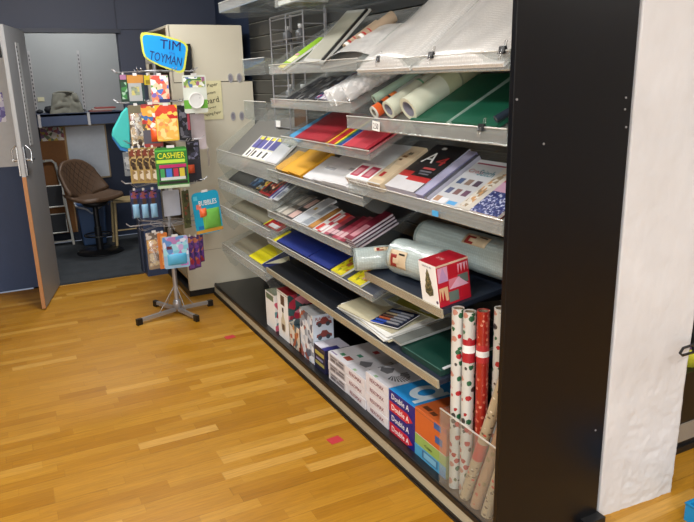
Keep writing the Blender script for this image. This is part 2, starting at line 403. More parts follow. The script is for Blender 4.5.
mb = W2(MB(), bs); mb.box(1.303, 1.315, YB0, YB1, .078, .090, BLACK); build('front_lip', mb, bs)
mb = W2(MB(), bs); mb.box(1.290, 1.306, YB0, YB1, .0, .010, BLACK); mb.box(1.294, 1.306, YB0, YB1, .012, .024, BLACK); mb.box(1.312, 1.35, YB0, YB1, 0, .064, BLACK); build('kickboard', mb, bs, 'black kickboard')
mb = W2(MB(), bs); mb.box(1.33, 1.73, YB1-.03, YB1, 0, .064, BLACK); build('end_plate', mb, bs)
# ------------------------------------------------------------------ trays
def tray_axes(th):
    c, s = math.cos(R(th)), math.sin(R(th))
    return Matrix(((0, c, -s), (-1, 0, 0), (0, s, c))).to_4x4()
TR = {}
def frame(k, y, s, n=0, rz=0, rx=0):
    x0, z0, th = TR[k]
    A = tray_axes(th); o = Vector((x0, y, z0)) + (A.to_3x3() @ Vector((0, s, n)))
    return Matrix.Translation(o) @ A @ Matrix.Rotation(R(rz), 4, 'Z') @ Matrix.Rotation(R(rx), 4, 'X')
def tray(k, y0, y1, z0, th, lip, label, insert=None, ins0=.0, smax=None, mat_floor=None, name='acrylic_tray', gus=.18, LM=None):
    LM = LM or ACRS
    TR[k] = (1.30, z0, th)
    smax = smax or (1.71-1.30)/math.cos(R(th))
    w = y1-y0; M = frame(k, (y0+y1)/2, 0)
    t = thing(name, label, 'tray', M, 'clear sloping trays on the slatted wall')
    x0, x1 = -w/2, w/2
    build('tray_floor', MB().box(x0, x1, 0, smax, -.005, 0, mat_floor or ACRS), t)
    # front lip stands vertical in the world
    c, s = math.cos(R(th)), math.sin(R(th))
    mb = MB(); mb.prism([(0, -.004), (lip*s-.004*0, lip*c), (lip*s+.004, lip*c), (.005, -.001)], 'x', x0, x1, LM)
    build('front_lip', mb, t)
    mb = MB(); mb.tube([(x0, lip*s, lip*c), (x1, lip*s, lip*c)], .0026, clear('#f4f4ee', .62, .2, .2), 6); build('lip_edge', mb, t, 'pale polished lip edge')
    for x in (x0, x1):
        mb = MB(); e = .004 if x < 0 else -.004
        mb.prism([(0, 0), (lip*s, lip*c), (smax, lip*.25), (smax, 0)], 'x', min(x, x+e), max(x, x+e), ACR)
        if gus:
            g = gus; mb.prism([(.0, -.004), (smax, -.004), (smax, -.02), (.09*c-g*.75*s, -.09*s-g*.75*c), (.05*c-g*s*.55, -.05*s-g*c*.55)], 'x', min(x, x+e), max(x, x+e), ACRF)
        build('side_bracket', mb, t)
    if insert: build('insert_board', MB().box(x0+.006, x1-.006, ins0, smax-.005, .0005, .0035, insert), t, 'dull board lining the tray')
    return t
greyins = mat('#6b6a66', .6, 0, .08, 9); beig = mat('#8d8672', .55, 0, .08, 9)
tray('F3', 3.42, 4.56, 1.055, 40, .095, 'clear tray at the far end holding the row of blue-and-white magazines', greyins, .1)
tray('F4', 3.52, 4.575, .88, 33, .065, 'clear far tray of dark comics, under the blue-and-white magazines', mat('#4a4a48', .6), .09)
tray('F5', 3.585, 4.575, .70, 22, .055, 'nearly empty beige-lined clear tray with one red colouring book', beig, .085)
tray('F6', 3.70, 4.60, .42, 22, .055, 'lowest clear tray at far end holding a yellow book', beig, .085)
tray('M1', 2.455, 3.45, 1.63, 33, .045, 'high clear tray with the green packet and framed picture', gus=.06)
tray('M2', 2.52, 3.45, 1.462, 28, .04, 'clear tray of cellophane rolls below the framed picture', gus=.06)
tray('M3', 2.37, 3.33, 1.28, 28, .035, 'clear tray of red folders', gus=.06)
tray('M4', 2.43, 3.56, 1.082, 30, .035, 'clear tray of yellow and white envelopes', DKFLOOR, .02, gus=.06)
tray('M5', 2.55, 3.60, .842, 24, .035, 'clear tray of diaries and card packs under the envelopes', mat('#3a3b3d', .5), .02, gus=.06)
tray('M6', 2.36, 3.63, .68, 22, .028, 'clear tray of dark blue folders and yellow packs', mat('#2a3040', .5), .02, gus=.05)
tray('N1', 1.54, 2.46, 1.612, 38, .052, 'topmost near clear tray sagging with white bubble wrap sheets', gus=0)
tray('N2', 1.54, 2.56, 1.40, 28, .046, 'clear tray of large cream rolls and green card', gus=0)
tray('N3', 1.54, 2.56, 1.13, 30, .045, 'clear tray of white stationery boxes and calendars beside the black end panel', gus=0)
tray('U1', 3.55, 4.27, 2.012, 1, .05, 'empty clear shelf at the very top, far end', smax=.36, mat_floor=clear('#8fa4b8', .3, .2, .1), gus=.05)
tray('U2', 2.47, 3.32, 1.95, 1, .05, 'clear top shelf above the framed picture, with a yellow packet', smax=.42, mat_floor=clear('#7a838c', .3, .2, .1), gus=.05)
tray('F1', 3.52, 3.88, 1.632, 4, .085, 'empty clear tray in front of the cream cabinet, the higher of two', mat_floor=ACRC, gus=0, LM=ACRC)
tray('F2', 3.53, 3.90, 1.385, 4, .10, 'empty clear tray in front of the cream cabinet, the lower of two', mat_floor=ACRC, gus=0, LM=ACRC)
def metal_shelf(k, y0, y1, z0, th, label, depth=.42, col=BLUESHELF):
    TR[k] = (1.30, z0, th); w = y1-y0
    t = thing('metal_shelf', label, 'shelf', frame(k, (y0+y1)/2, 0))
    build('shelf_panel', MB().box(-w/2, w/2, .004, depth, -.022, 0, col), t, bevel=.002)
    mb = MB(); mb.box(-w/2, w/2, -.004, .004, -.032, .002, STRIP); build('ticket_strip', mb, t, 'beige ticket strip on the shelf edge')
    build('strip_cover', MB().box(-w/2, w/2, -.0055, -.004, -.030, .004, clear('#d9d3bf', .35, .1, .1)), t)
    for x in (-w/2+.01, w/2-.013): build('bracket', MB().prism([(depth*.35, -.022), (depth, -.022), (depth, -.085)], 'x', x, x+.003, DKMETAL), t)
    return t
metal_shelf('N4', 1.85, 2.42, .797, 8, 'dark metal shelf carrying the bubble wrap rolls and christmas tree box')
metal_shelf('N5', 1.87, 2.775, .515, 8, 'low metal shelf with loose white paper sheets and green board', col=BLUESHELF)
metal_shelf('A5', 2.78, 3.67, .515, 8, 'empty black metal shelf above the christmas boxes', col=mat('#15181f', .4))
build('shelf_ridge', MB().box(-.445, .445, .13, .145, 0, .004, mat('#15181f', .4)), COL.objects.get('metal_shelf.002'))
# small tray fittings
def clip(k, y, lipz, label):
    x0, z0, th = TR[k]
    t = thing('binder_clip', label, 'clip', T(x0, y, z0+lipz), 'black binder clips on the top tray lip')
    build('clip_body', MB().prism([(-.009, -.012), (.009, -.012), (.003, .010), (-.003, .010)], 'y', -.013, .013, BLACK), t)
    mb = MB(); mb.tube([(-.010, -.006, .0), (-.012, -.004, -.028), (-.012, .004, -.028), (-.010, .006, 0)], .0009, CHROME, 5)
    mb.tube([(.006, -.006, .0), (.012, -.004, .026), (.012, .004, .026), (.006, .006, 0)], .0009, CHROME, 5)
    build('clip_wire', mb, t)
clip('N1', 2.28, .055, 'black binder clip on the top tray lip, furthest from the black end panel')
clip('N1', 1.93, .055, 'black binder clip in the middle of the top tray lip')
clip('N1', 1.57, .055, 'black binder clip on the top tray lip next to the black end panel')
clip('N2', 1.655, .046, 'black binder clip on the lip of the tray with green card')
def card_tag(y, z, w, h, s, label, k='N2'):
    t = thing('price_tag', label, 'price tag', T(1.292, y, z)); t.matrix_world = T(1.289, y, z) @ Matrix.Rotation(R(-90), 4, 'Z') @ Matrix.Rotation(R(4), 4, 'Y')
    build('card', MB().box(-w/2, w/2, -.001, .001, -h/2, h/2, PAPER), t)
    text(s, t, 0, -.0015, 0, w*.7, h*.6, mat('#222222', .5), 'front')
card_tag(2.29, 1.418, .055, .036, '2.50', 'small white price tag hanging under the cream rolls')
tag(build('sticker', MB().box(1.287, 1.290, 1.865, 1.90, 1.133, 1.152, mat('#4aa0d8', .5))), 'small light blue sticker on the tray lip below the calendar', 'sticker')
# ------------------------------------------------------------------ generic stock (local: X along shelf, Y into shelf, Z up)
def flat_item(name, label, cat, M, w, d, t, cover, pages=PAPER, art=(), group=None, txt=(), pagesname='pages'):
    o = thing(name, label, cat, M, group)
    build(pagesname, MB().box(-w/2+.001, w/2-.001, .001, d-.001, .0006, t-.0006, pages), o)
    c = MB(); c.box(-w/2, w/2, 0, d, 0, .0006, cover); c.box(-w/2, w/2, 0, d, t-.0006, t, cover)
    cv = build('cover', c, o)
    if art:
        a = MB()
        for i, (x0, x1, y0, y1, m) in enumerate(art): a.box((x0-.5)*w, (x1-.5)*w, y0*d, y1*d, t, t+.0003+.00005*i, m)
        build('printed_panel', a, cv)
    for (s, cx, cy, tw, thh, m) in txt: text(s, cv, (cx-.5)*w, cy*d, t+.0008, tw*w, thh*d, m)
    return o
def carton(name, label, cat, M, w, d, h, body, fronts=(), tops=(), sides=(), group=None, top=None, front=None, right=None, txt=(), lid=True):
    o = thing(name, label, cat, M, group)
    k = {}
    if top: k['top'] = top
    if front: k['front'] = front
    if right: k['right'] = right
    build('carton', MB().box(-w/2, w/2, 0, d, 0, h, body, **k), o, bevel=.0012)
    a = MB()
    for i, (x0, x1, z0, z1, m) in enumerate(fronts): a.box((x0-.5)*w, (x1-.5)*w, -.0004-.0001*i, .0, z0*h, z1*h, m)
    for i, (x0, x1, y0, y1, m) in enumerate(tops): a.box((x0-.5)*w, (x1-.5)*w, y0*d, y1*d, h, h+.0004+.0001*i, m)
    for i, (y0, y1, z0, z1, m) in enumerate(sides): a.box(w/2, w/2+.0004+.0001*i, y0*d, y1*d, z0*h, z1*h, m)
    if a.v: build('printed_panel', a, o)
    if lid: build('lid_flap', MB().box(-w/2+.002, w/2-.002, .0, d*.02, h-.0005, h+.0006, mat('#c9c9c9', .6)) if not top else MB().box(-w/2+.003, w/2-.003, -.0006, .0005, h-.012, h-.011, mat('#555555', .6)), o)
    for (s, face, cx, cy, tw, thh, m) in txt:
        if face == 'front': text(s, o, (cx-.5)*w, -.0012, cy*h, tw*w, thh*h, m, 'front')
        if face == 'top': text(s, o, (cx-.5)*w, cy*d, h+.0014, tw*w, thh*d, m)
        if face == 'right': text(s, o, w/2+.0012, cx*d, cy*h, tw*d, thh*h, m, 'right')
    return o
W_ = mat('#f0f0ee', .5, 0, .02); K_ = mat('#141414', .45); Y_ = mat('#e3a91c', .6); YB = mat('#dfd010', .5)
# --- far tray magazines
for i, y in enumerate((4.165, 4.055, 3.945, 3.845)):
    ml = ['leftmost blue-and-white magazine in the far tray', 'second blue-and-white magazine from the left in the far tray', 'third blue-and-white magazine from the left in the far tray', 'blue-and-white magazine in the far tray, leaning against the clear packet'][i]
    pv = mat('#54549a', .4); pl = mat('#d9d6c4', .4)
    flat_item('magazine', ml, 'magazine', frame('F3', y, .10, .004+.003*i, 0, 0), .135 if i else .125, .19, .006, pl, art=[(0, 1, .45, .97, pv), (0, .1, 0, 1, K_ if i == 1 else W_), (.2, .9, .05, .38, W_), (.3, .55, .08, .34, K_), (.25, .75, .84, .96, mat('#e6d84c', .4))], group='blue-and-white magazines in the far tray')
flat_item('paper_pack', 'white paper pack in clear film right of the blue-and-white magazines', 'paper pack', frame('F3', 3.68, .10, .012), .19, .19, .012, mat('#c5c6ca', .35), art=[(.05, .95, .05, .95, mat('#c9cbd0', .35)), (.7, .9, .7, .9, mat('#53645a', .5))])
flat_item('display_card', 'yellow-edged backing card behind the magazines', 'card', frame('F3', 3.70, .285, .012), .18, .05, .003, mat('#7d7ba0', .5), art=[(.5, .7, .3, .8, mat('#e6e04c', .5))])
# --- F4 comics
flat_item('comic', 'dark blue comic lying left in the comics tray', 'comic', frame('F4', 4.09, .09, .004), .15, .21, .005, mat('#20283c', .4), art=[(.1, .9, .1, .7, printed('comicA', ['#1c2c4c', '#3a6a94', '#101820', '#7a8a98', '#243a5c'], 45)), (.05, .95, .75, .95, mat('#3c4a66', .4))])
flat_item('comic', 'black comic with pale blue picture left of the red one', 'comic', frame('F4', 3.945, .085, .007), .15, .21, .005, mat('#131418', .4), art=[(.08, .92, .06, .6, printed('comicB', ['#27405c', '#101214', '#86a0b0', '#c7a23a', '#18202c'], 50, seed=3))])
flat_item('comic', 'black comic framed by a thick red border', 'comic', frame('F4', 3.79, .075, .012), .19, .215, .006, mat('#a01a22', .4), art=[(.1, .88, .08, .93, printed('comicC', ['#141414', '#161616', '#b8501e', '#1c1414', '#8a1c1c', '#e0c0a0', '#111111'], 38, seed=5)), (.15, .5, .6, .75, mat('#e8d8c8', .4))])
for i, (y, l) in enumerate(((3.65, 'blue and white puzzle pack beside the red-bordered comic'), (3.59, 'blue and white puzzle pack at the right end of the comics tray'))):
    flat_item('puzzle_pack', l, 'puzzle pack', frame('F4', y, .065, .012+.006*i), .09, .19, .006, mat('#c8cad2', .4), art=[(.0, .22, 0, 1, mat('#1c2a80', .4)), (.35, .9, .1, .4, mat('#8d95a8', .4)), (.35, .95, .55, .9, mat('#3d4450', .4))])
flat_item('colouring_book', 'red and yellow colouring book alone in the beige-lined tray', 'book', frame('F5', 3.745, .075, .004), .26, .20, .005, mat('#b01818', .4), art=[(.06, .95, .3, .95, printed('colbook', ['#b81c1c', '#e8c020', '#7a1212', '#2c2c58', '#d04020', '#c81c1c'], 26)), (.25, .8, .04, .2, W_), (0, .08, 0, .5, mat('#d8e020', .4))])
flat_item('exercise_book', 'bright yellow book lying in the lowest far tray', 'book', frame('F6', 4.075, .075, .004), .25, .20, .008, mat('#e6da0a', .45), art=[(0, 1, .44, .52, mat('#d0c40a', .45))])
flat_item('set_square_pack', 'dark blue pack with a pale triangle next to the yellow book', 'pack', frame('F6', 3.83, .075, .005), .235, .20, .004, mat('#1a2460', .45), txt=[('GEOMETRY', .6, .86, .5, .06, mat('#c8d0e8', .5))])
pk = COL.objects.get('set_square_pack')
build('triangle', MB().prism([(-.095, .02), (.10, .12), (-.01, .16)], 'z', .0045, .0062, mat('#c9c5a8', .5)), pk, 'pale triangular set square')
# --- M1
def roll(name, label, cat, M, L, r, m, core=.45, band=None, axis='y', group=None, coremat=None, bandm=None, inner=None, wraps=True):
    o = thing(name, label, cat, M, group)
    e = {'y': Vector((0, 1, 0)), 'x': Vector((1, 0, 0)), 'z': Vector((0, 0, 1))}[axis]
    off = Vector((0, 0, r)) if axis != 'z' else Vector((0, 0, 0))
    s0 = -L/2 if axis == 'x' else 0
    build('roll_body', MB().pipe(off+e*s0, off+e*(s0+L), r, r*core, m, inner or m), o)
    build('core_tube', MB().pipe(off+e*(s0+.002), off+e*(s0+L-.002), r*core, r*core*.86, coremat or mat('#7d7466', .8)), o)
    if band:
        for b0, b1, bm in band: build('paper_band', MB().pipe(off+e*(s0+b0*L), off+e*(s0+b1*L), r+.0008, r, bm), o)
    return o
flat_item('envelope_pack', 'green and yellow packet lying at the far end of the high tray', 'packet', frame('M1', 3.33, .03, .004, -8), .105, .27, .012, mat('#86b422', .35), art=[(0, 1, 0, .12, mat('#cfc24a', .4)), (.1, .9, .2, .38, mat('#d8d2a8', .4)), (.1, .6, .4, .46, mat('#c88aa0', .4))])
fr = thing('picture_frame', 'grey framed board leaning back in the high tray', 'frame', frame('M1', 2.98, .06, .006, -6, 12))
build('frame_border', MB().box(-.14, .14, 0, .33, 0, .012, mat('#b4b5b0', .35)), fr, bevel=.002)
build('frame_board', MB().box(-.12, .10, .02, .31, .012, .0135, mat('#a3a294', .35)), fr)
build('frame_glass', MB().box(.122, .137, .01, .32, .0122, .022, mat('#1a1b1c', .3)), fr, 'black side edge of the frame')
for i, (y, r_, l) in enumerate(((2.76, .020, 'slim kraft roll with a red band behind the white bubble wrap'), (2.66, .027, 'thick kraft roll with a red band nearest the bubble wrap'))):
    roll('paper_roll', l, 'roll', frame('M1', y, .14+.03*i, .005, -4), .19, r_, mat('#b39d84', .6), .7, [(.02, .10, W_), (.13, .17, RED), (.28, .31, RED)])
# bubble wrap sheets
def wrap_pack(label, y0, y1, s0, s1, tr, M=BUBW, h=.05, rz=0, drape=True):
    w = y1-y0; o = thing('bubble_wrap_sheet', label, 'bubble wrap', frame('N1', (y0+y1)/2, s0, .004, rz))
    L = s1-s0
    def fn(u, v):
        x = (u-.5)*w; y = v*L
        z = h*(math.sin(math.pi*min(1, max(0, u*1.0)))**.35)*(.75+.25*math.cos(v*2)) * (1-max(0, (.08-v)/.08)**2*.9)
        z += .006*noise.noise(Vector((x*9+tr, y*7, 2)))
        return (x, y, max(z, .002))
    build('upper_sheet', MB().grid(fn, 36, 40, M), o)
    build('under_sheet', MB().box(-w/2+.005, w/2-.005, .0, L, 0, .012, M), o)
    return o
wrap_pack('white bubble wrap sheets piled in the top tray, left pile with a curled edge', 2.06, 2.46, .006, .56, 1)
wrap_pack('white bubble wrap sheets in the top tray, right pile by the black end panel', 1.56, 2.05, .006, .56, 5, h=.045)
def tongue(u, v):
    return (.0+(u-.5)*.44, v*.24, .008+.05*math.sin(math.pi*u)*(1-v*.5)+.004*noise.noise(Vector((u*6, v*8, 4))))
o = thing('bubble_wrap_sheet', 'folded white bubble wrap offcut lying left in the top tray', 'bubble wrap', frame('M1', 2.60, .04, .004, 8))
build('upper_sheet', MB().grid(tongue, 24, 20, BUBW), o); build('under_sheet', MB().box(-.21, .21, 0, .24, 0, .008, BUBW), o)
# sagging film pouch seen through the top tray lip
# --- U2 yellow packet
flat_item('packet', 'yellow-edged packet lying in the very top tray', 'packet', frame('U2', 3.22, .01, .004), .16, .2, .02, mat('#c8b860', .5), art=[(0, 1, 0, .2, mat('#d8cc80', .5))])
# --- M2
lf = ['#1b1c20', '#38302c', '#24262c']
for i, y in enumerate((3.30, 3.17, 3.04)):
    flat_item('sleeved_print', ['dark print in a clear sleeve, furthest left under the framed picture', 'dark print in a clear sleeve, middle of three', 'dark print in a clear sleeve beside the blue-and-red one'][i], 'print', frame('M2', y, .06, .004+.004*i, -4), .17, .23, .004, mat('#2a2b30', .25), art=[(.05, .95, .0, .95, printed('dprint%d' % i, ['#202126', '#1a1b1f', '#34343a', '#4a4a4c', '#242026', '#8a8a88'], 80, .2, seed=i, stretch=(1, .3, 1)))])
flat_item('sleeved_print', 'blue and red print in a clear sleeve beside the cellophane rolls', 'print', frame('M2', 2.90, .06, .018, -4), .18, .24, .004, mat('#5a6a94', .25), art=[(.03, .97, .0, .97, printed('bprint', ['#2c4a8c', '#c8ccd8', '#9c2c48', '#dcdce0', '#384a78', '#b8a0b4'], 42, .2, seed=9))])
def crinkle_roll(label, M, L, r, fm, seed):
    o = thing('cellophane_roll', label, 'cellophane roll', M, 'crinkled clear cellophane rolls')
    def fn(u, v):
        a = 2*math.pi*u; rr = r*(1+.16*noise.noise(Vector((math.cos(a)*3+seed, math.sin(a)*3, v*14))))
        rr *= 1-.25*max(0, v-.85)/.15
        return (rr*math.cos(a), v*L, r+rr*math.sin(a))
    build('film', MB().grid(fn, 28, 40, fm), o)
    build('core_tube', MB().pipe((0, .01, r), (0, L-.01, r), r*.6, r*.5, clear('#e4e6ea', .35, .15, .1)), o)
    return o
crinkle_roll('crinkled clear cellophane roll furthest left', frame('M2', 2.76, .03, .004, -18), .34,.036, FILM2, 1)
crinkle_roll('crinkled clear cellophane roll in the middle of the three', frame('M2', 2.68, .02, .012, -18), .34,.036, FILM2, 5)
crinkle_roll('crinkled clear cellophane roll touching the orange-banded roll', frame('M2', 2.60, .05, .02, -18), .30,.036, FILM2, 9)
# --- N2
roll('contact_roll', 'clear roll with an orange and black banded end', 'roll', frame('N2', 2.42, .075, .004, -1), .26, .026, mat('#d4d8d0', .3), .6, [(.02, .14, mat('#d8602a', .4)), (.14, .2, K_), (.2, .32, mat('#c4581e', .4)), (.32, .36, K_), (.36, .48, mat('#e07a3a', .4))])
roll('contact_roll', 'slim green-tinted clear roll behind the orange-banded roll', 'roll', frame('N2', 2.50, .14, .03, -6), .26, .02, mat('#a9c2ac', .3), .6)
CR = mat('#d6d9c4', .4, 0, .06, 12)
roll('contact_roll', 'long cream roll with green printed edge, left of the two large ones', 'roll', frame('N2', 2.31, .085, .005, 0), .40, .036, CR, .7, [(.42, .44, mat('#6fae84', .4)), (.6, 1.0, mat('#b3b58e', .5))], coremat=mat('#8a8690', .7))
roll('contact_roll', 'largest cream roll, lying against the green card', 'roll', frame('N2', 2.15, .08, .005, 1), .42, .046, CR, .7, [(.4, .55, mat('#bcbe98', .45)), (.552, .57, mat('#8c8e74', .45)), (.57, 1.0, mat('#a8a884', .45))], coremat=mat('#8a8690', .7))
GR = mat('#0f5a42', .5, 0, .12, 14, .1)
flat_item('card_pack', 'pack of dark green card left of the pale divider line', 'card pack', frame('N2', 2.025, .07, .004), .25, .33, .012, GR, pages=mat('#1c6a50', .6))
flat_item('card_pack', 'pack of dark green card next to the black end panel', 'card pack', frame('N2', 1.775, .07, .004, -2), .245, .33, .012, GR, pages=mat('#1c6a50', .6))
tag(build('divider', MB().box(-.003, .003, 0, .35, 0, .018, mat('#9ab0a4', .3)), M=frame('N2', 1.899, .06, .004)), 'thin pale divider standing between the two green card packs', 'divider')
roll('paper_roll', 'dark slim roll at the right edge of the green card tray', 'roll', frame('N2', 1.66, .08, .02, -14), .20, .012, mat('#24303c', .4), .5)
# --- M3 folders
def folder(label, M, w, d, t, m, edge=None, group=None):
    o = thing('card_folder', label, 'folder', M, group)
    build('back_cover', MB().box(-w/2, w/2, 0, d, 0, t*.3, m), o)
    build('front_cover', MB().box(-w/2, w/2, 0, d-.012, t*.6, t, m), o)
    build('fold_spine', MB().box(-w/2, w/2, -.001, .003, 0, t, edge or m), o)
    return o
folder('light blue card folder at the left end of the folder tray', frame('M3', 3.22, .035, .004, -12), .20, .27, .008, mat('#3c8ab8', .45))
folder('crimson card folder beside the light blue folder', frame('M3', 3.09, .04, .006), .24, .26, .012, mat('#9c1428', .4))
folder('crimson card folder left of the yellow-edged one', frame('M3', 2.95, .035, .008), .2, .26, .016, mat('#a01828', .4))
folder('dark red card folder with slim yellow edge', frame('M3', 2.83, .035, .008), .05, .255, .018, mat('#8a1018', .4))
for i, (y, c, l) in enumerate(((2.80, '#d0a818', 'thin yellow folder edge between red folders'), (2.775, '#b01a1c', 'red folder edge right of the thin yellow edge'), (2.745, '#b81c1c', 'narrow red folder edge next to the wide yellow one'), (2.715, '#e0c418', 'yellow folder edge beside the green one'), (2.695, '#1c6a48', 'green folder edge between yellow and blue'), (2.67, '#16408c', 'blue folder edge left of the lilac one'), (2.64, '#8c7a9c', 'lilac folder edge right of the blue one'))):
    folder(l, frame('M3', y, .03, .004+i*.001), .024, .25, .020-i*.001, mat(c, .45))
folder('coral red folder right of the lilac folder edge', frame('M3', 2.575, .03, .006), .11, .22, .022, mat('#c83c4a', .4))
folder('coral red folder at the near end of its tray, on a thick stack', frame('M3', 2.47, .02, .004), .11, .21, .030, mat('#b83442', .4), mat('#7c1c28', .5))
# --- M4 envelopes
def env_stack(label, k, y, s, w, d, n, m, rz=0, lab=None):
    o = thing('envelope_stack', label, 'envelopes', frame(k, y, s, .004, rz))
    mb = MB()
    for i in range(n):
        j = random.uniform(-.002, .002); mb.box(-w/2+j, w/2+j, abs(j), d+j, i*.0022, i*.0022+.0019, m)
    build('envelope_body', mb, o)
    h = n*.0022
    build('flap', MB().prism([(-w/2, d*.30), (w/2, d*.30), (w/2, d*.04), (-w/2, d*.04)], 'z', h, h+.0012, m), o)
    if lab: build('paper_band', MB().box(-w/2-.001, w/2+.001, d*.42, d*.5, 0, h+.0018, lab), o)
    return o
YE = mat('#d49a18', .6, 0, .08, 12)
env_stack('far stack of mustard yellow envelopes', 'M4', 3.43, .045, .19, .27, 8, YE, 0)
env_stack('near stack of mustard yellow envelopes next to the white ones', 'M4', 3.24, .045, .18, .22, 10, YE, -3)
WE = mat('#d4d4d6', .55, 0, .04, 12)
for i, (y, w, d_, n, l) in enumerate(((3.07, .13, .19, 6, 'white envelopes directly beside the mustard yellow ones'), (2.95, .13, .21, 10, 'second stack of white envelopes from the yellow ones'), (2.83, .12, .22, 13, 'middle stack of white envelopes'), (2.70, .13, .24, 15, 'fourth stack of white envelopes'), (2.56, .13, .25, 14, 'last stack of white envelopes near the stationery boxes'))):
    env_stack(l, 'M4', y, .045, w, d_, n, WE, -2+i, clear('#e8e8ee', .5, .2, .2) if i % 2 else None)
# --- N3
def box_win(label, y, w, d, t, m, wins):
    return carton('envelope_box', label, 'box', frame('N3', y, .035, .005), w, d, t, m, tops=wins, fronts=[(.1+.22*k, .22+.22*k, .25, .75, mat('#8d6a70', .5)) for k in range(4)], lid=True)
PK = mat('#b83a55', .45); LG = mat('#c4c6ca', .5)
box_win('white box with a pink window, furthest left in the near tray', 2.565, .10, .26, .035, W_, [(.0, 1, .42, 1, LG), (.15, .85, .08, .36, PK), (.3, .7, .12, .30, mat('#d8909c', .4))])
box_win('white box with a pink window next to the cream box', 2.462, .10, .26, .038, W_, [(.0, 1, .42, 1, LG), (.15, .85, .08, .36, PK), (.3, .7, .12, .30, mat('#d8909c', .4))])
CM = mat('#c9b596', .5)
o = box_win('cream box printed with a small red mark between pink-window boxes and black pack', 2.355, .105, .26, .040, CM, [(.1, .9, .1, .5, mat('#d9c6a6', .5)), (.2, .4, .62, .66, mat('#5a3a20', .5)), (.2, .5, .7, .75, mat('#7a5a38', .5)), (.25, .5, .18, .3, mat('#b83030', .5))])
text('A4', o, 0, .21, .0417, .03, .02, mat('#2a2018', .5))
a4 = flat_item('paper_pack', 'black A4 paper pack with large white letter A and red band', 'paper pack', frame('N3', 2.185, .05, .004), .22, .29, .030, mat('#1c1a1c', .35), pages=mat('#b9b8cc', .6),
  art=[(0, .97, 0, .26, mat('#d2d2d6', .35)), (0, .35, .26, .38, mat('#b22a2a', .35)), (.35, 1, .2, .30, mat('#b82828', .35)), (.45, .8, .46, .5, mat('#b04a4a', .35)), (.45, .8, .40, .43, mat('#70707a', .35)), (.5, .8, .35, .375, mat('#70707a', .35))],
  txt=[('A', .33, .70, .36, .22, W_), ('4', .72, .66, .28, .18, mat('#b03434', .4)), ('80', .38, .92, .12, .05, W_)])
flat_item('writing_pad', 'lilac-edged writing pad stack right of the black A4 pack', 'pad', frame('N3', 2.048, .05, .004), .05, .28, .026, mat('#a8a6c4', .5), pages=mat('#8f8db4', .6))
flat_item('writing_pad', 'thin dark-edged pad between the lilac pads and the calendar', 'pad', frame('N3', 2.01, .05, .004), .022, .27, .022, mat('#4c4c58', .5), pages=mat('#b8b8c8', .6))
art = [(0, 1, 0, 1, mat('#c6c8cc', .35)), (.06, 1, .90, .93, mat('#8c3048', .4)), (0, .5, .0, .12, mat('#e2e4ea', .4)), (.05, .25, .03, .14, mat('#b0886a', .5)), (.55, .85, .02, .09, mat('#58a4dc', .4))]
for i in range(2):
    for j in range(3): art.append((.12+.28*j, .3+.28*j, .22+.22*i, .34+.22*i, mat(('#545a7c', '#7c5a58', '#6a4a60', '#4c5c80', '#8a7468', '#504050')[i*3+j], .5)))
cal = flat_item('calendar', 'grey-white cross stitch calendar with lettering and small pictures', 'calendar', frame('N3', 1.905, .05, .004), .17, .26, .010, mat('#c6c8cc', .35), art=art, txt=[('Cross', .33, .74, .5, .08, mat('#a04a50', .5)), ('Stitch', .68, .73, .5, .13, mat('#3a7a88', .5))])
flat_item('calendar', 'narrow white calendar with flowery border beside the cross stitch one', 'calendar', frame('N3', 1.79, .05, .006, -2), .075, .24, .010, mat('#d0cac0', .35), art=[(.1, .6, .05, .85, printed('floral', ['#d6d0c4', '#c89a6a', '#d6d0c4', '#d8d2c8', '#9c8a70', '#e0dcd2'], 70))])
flat_item('notebook', 'blue checked notebook with red top next to the black end panel', 'notebook', frame('N3', 1.68, .05, .006), .14, .22, .012, mat('#b04050', .35), art=[(0, 1, 0, .5, printed('check', ['#3a4478', '#5a6498', '#28306a', '#c0c4dc'], 160)), (0, 1, .5, .72, mat('#c8a0b8', .4)), (.1, .9, .8, .95, mat('#8a2030', .4))])
flat_item('greeting_pack', 'dark red and gold packet lying at the back corner of the near tray', 'packet', frame('N3', 1.66, .32, .004), .2, .13, .012, mat('#8a2a24', .4), art=[(.0, .5, .3, .8, mat('#7c8a2c', .4))])
# --- M5 cards and diaries (from far to near)
def slim(y, w, d, c1, c2, label, name='card_pack', art=None, t=.012, k='M5', s=.035, pages=PAPER, rz=0):
    return flat_item(name, label, name.replace('_', ' '), frame(k, y, s, .005, rz), w, d, t, mat(c1, .4), pages=pages, art=art or [(.1, .9, .05, .35, mat(c2, .4)), (.2, .8, .5, .9, mat(c2, .4))])
slim(3.53, .09, .21, '#8c8880', '#c8c4bc', 'grey card pack at the far end of the diaries tray')
slim(3.435, .09, .22, '#6a665f', '#b4aca0', 'dull brown-grey card pack second from the far end')
slim(3.34, .09, .22, '#3c3a3a', '#c8a8a0', 'dark card pack with pink flowers, third from the far end')
slim(3.235, .10, .24, '#cfd2d6', '#b4b6ba', 'silver-white card pack reaching high up the tray', art=[(.1, .9, .05, .95, mat('#c4c8ce', .3)), (.3, .6, .5, .6, mat('#b09030', .4))])
slim(3.135, .085, .20, '#bcc0c4', '#8a9098', 'pale grey card pack left of the brown one')
slim(3.055, .06, .19, '#9a6c38', '#b88444', 'brown card pack beside the white and red packs')
slim(2.995, .045, .18, '#d8d6d2', '#c43a34', 'thin white pack right of the brown one', t=.010)
slim(2.945, .04, .18, '#b03444', '#e0d8d8', 'thin raspberry pack between two white ones', t=.012)
slim(2.90, .045, .175, '#dcd8d6', '#c83c34', 'white pack with red block beside the diaries', art=[(0, 1, .55, 1, mat('#c8402e', .4))])
dcols = ['#b05868', '#503038', '#a83c50', '#c06a7a', '#8c2438', '#4a2a30']
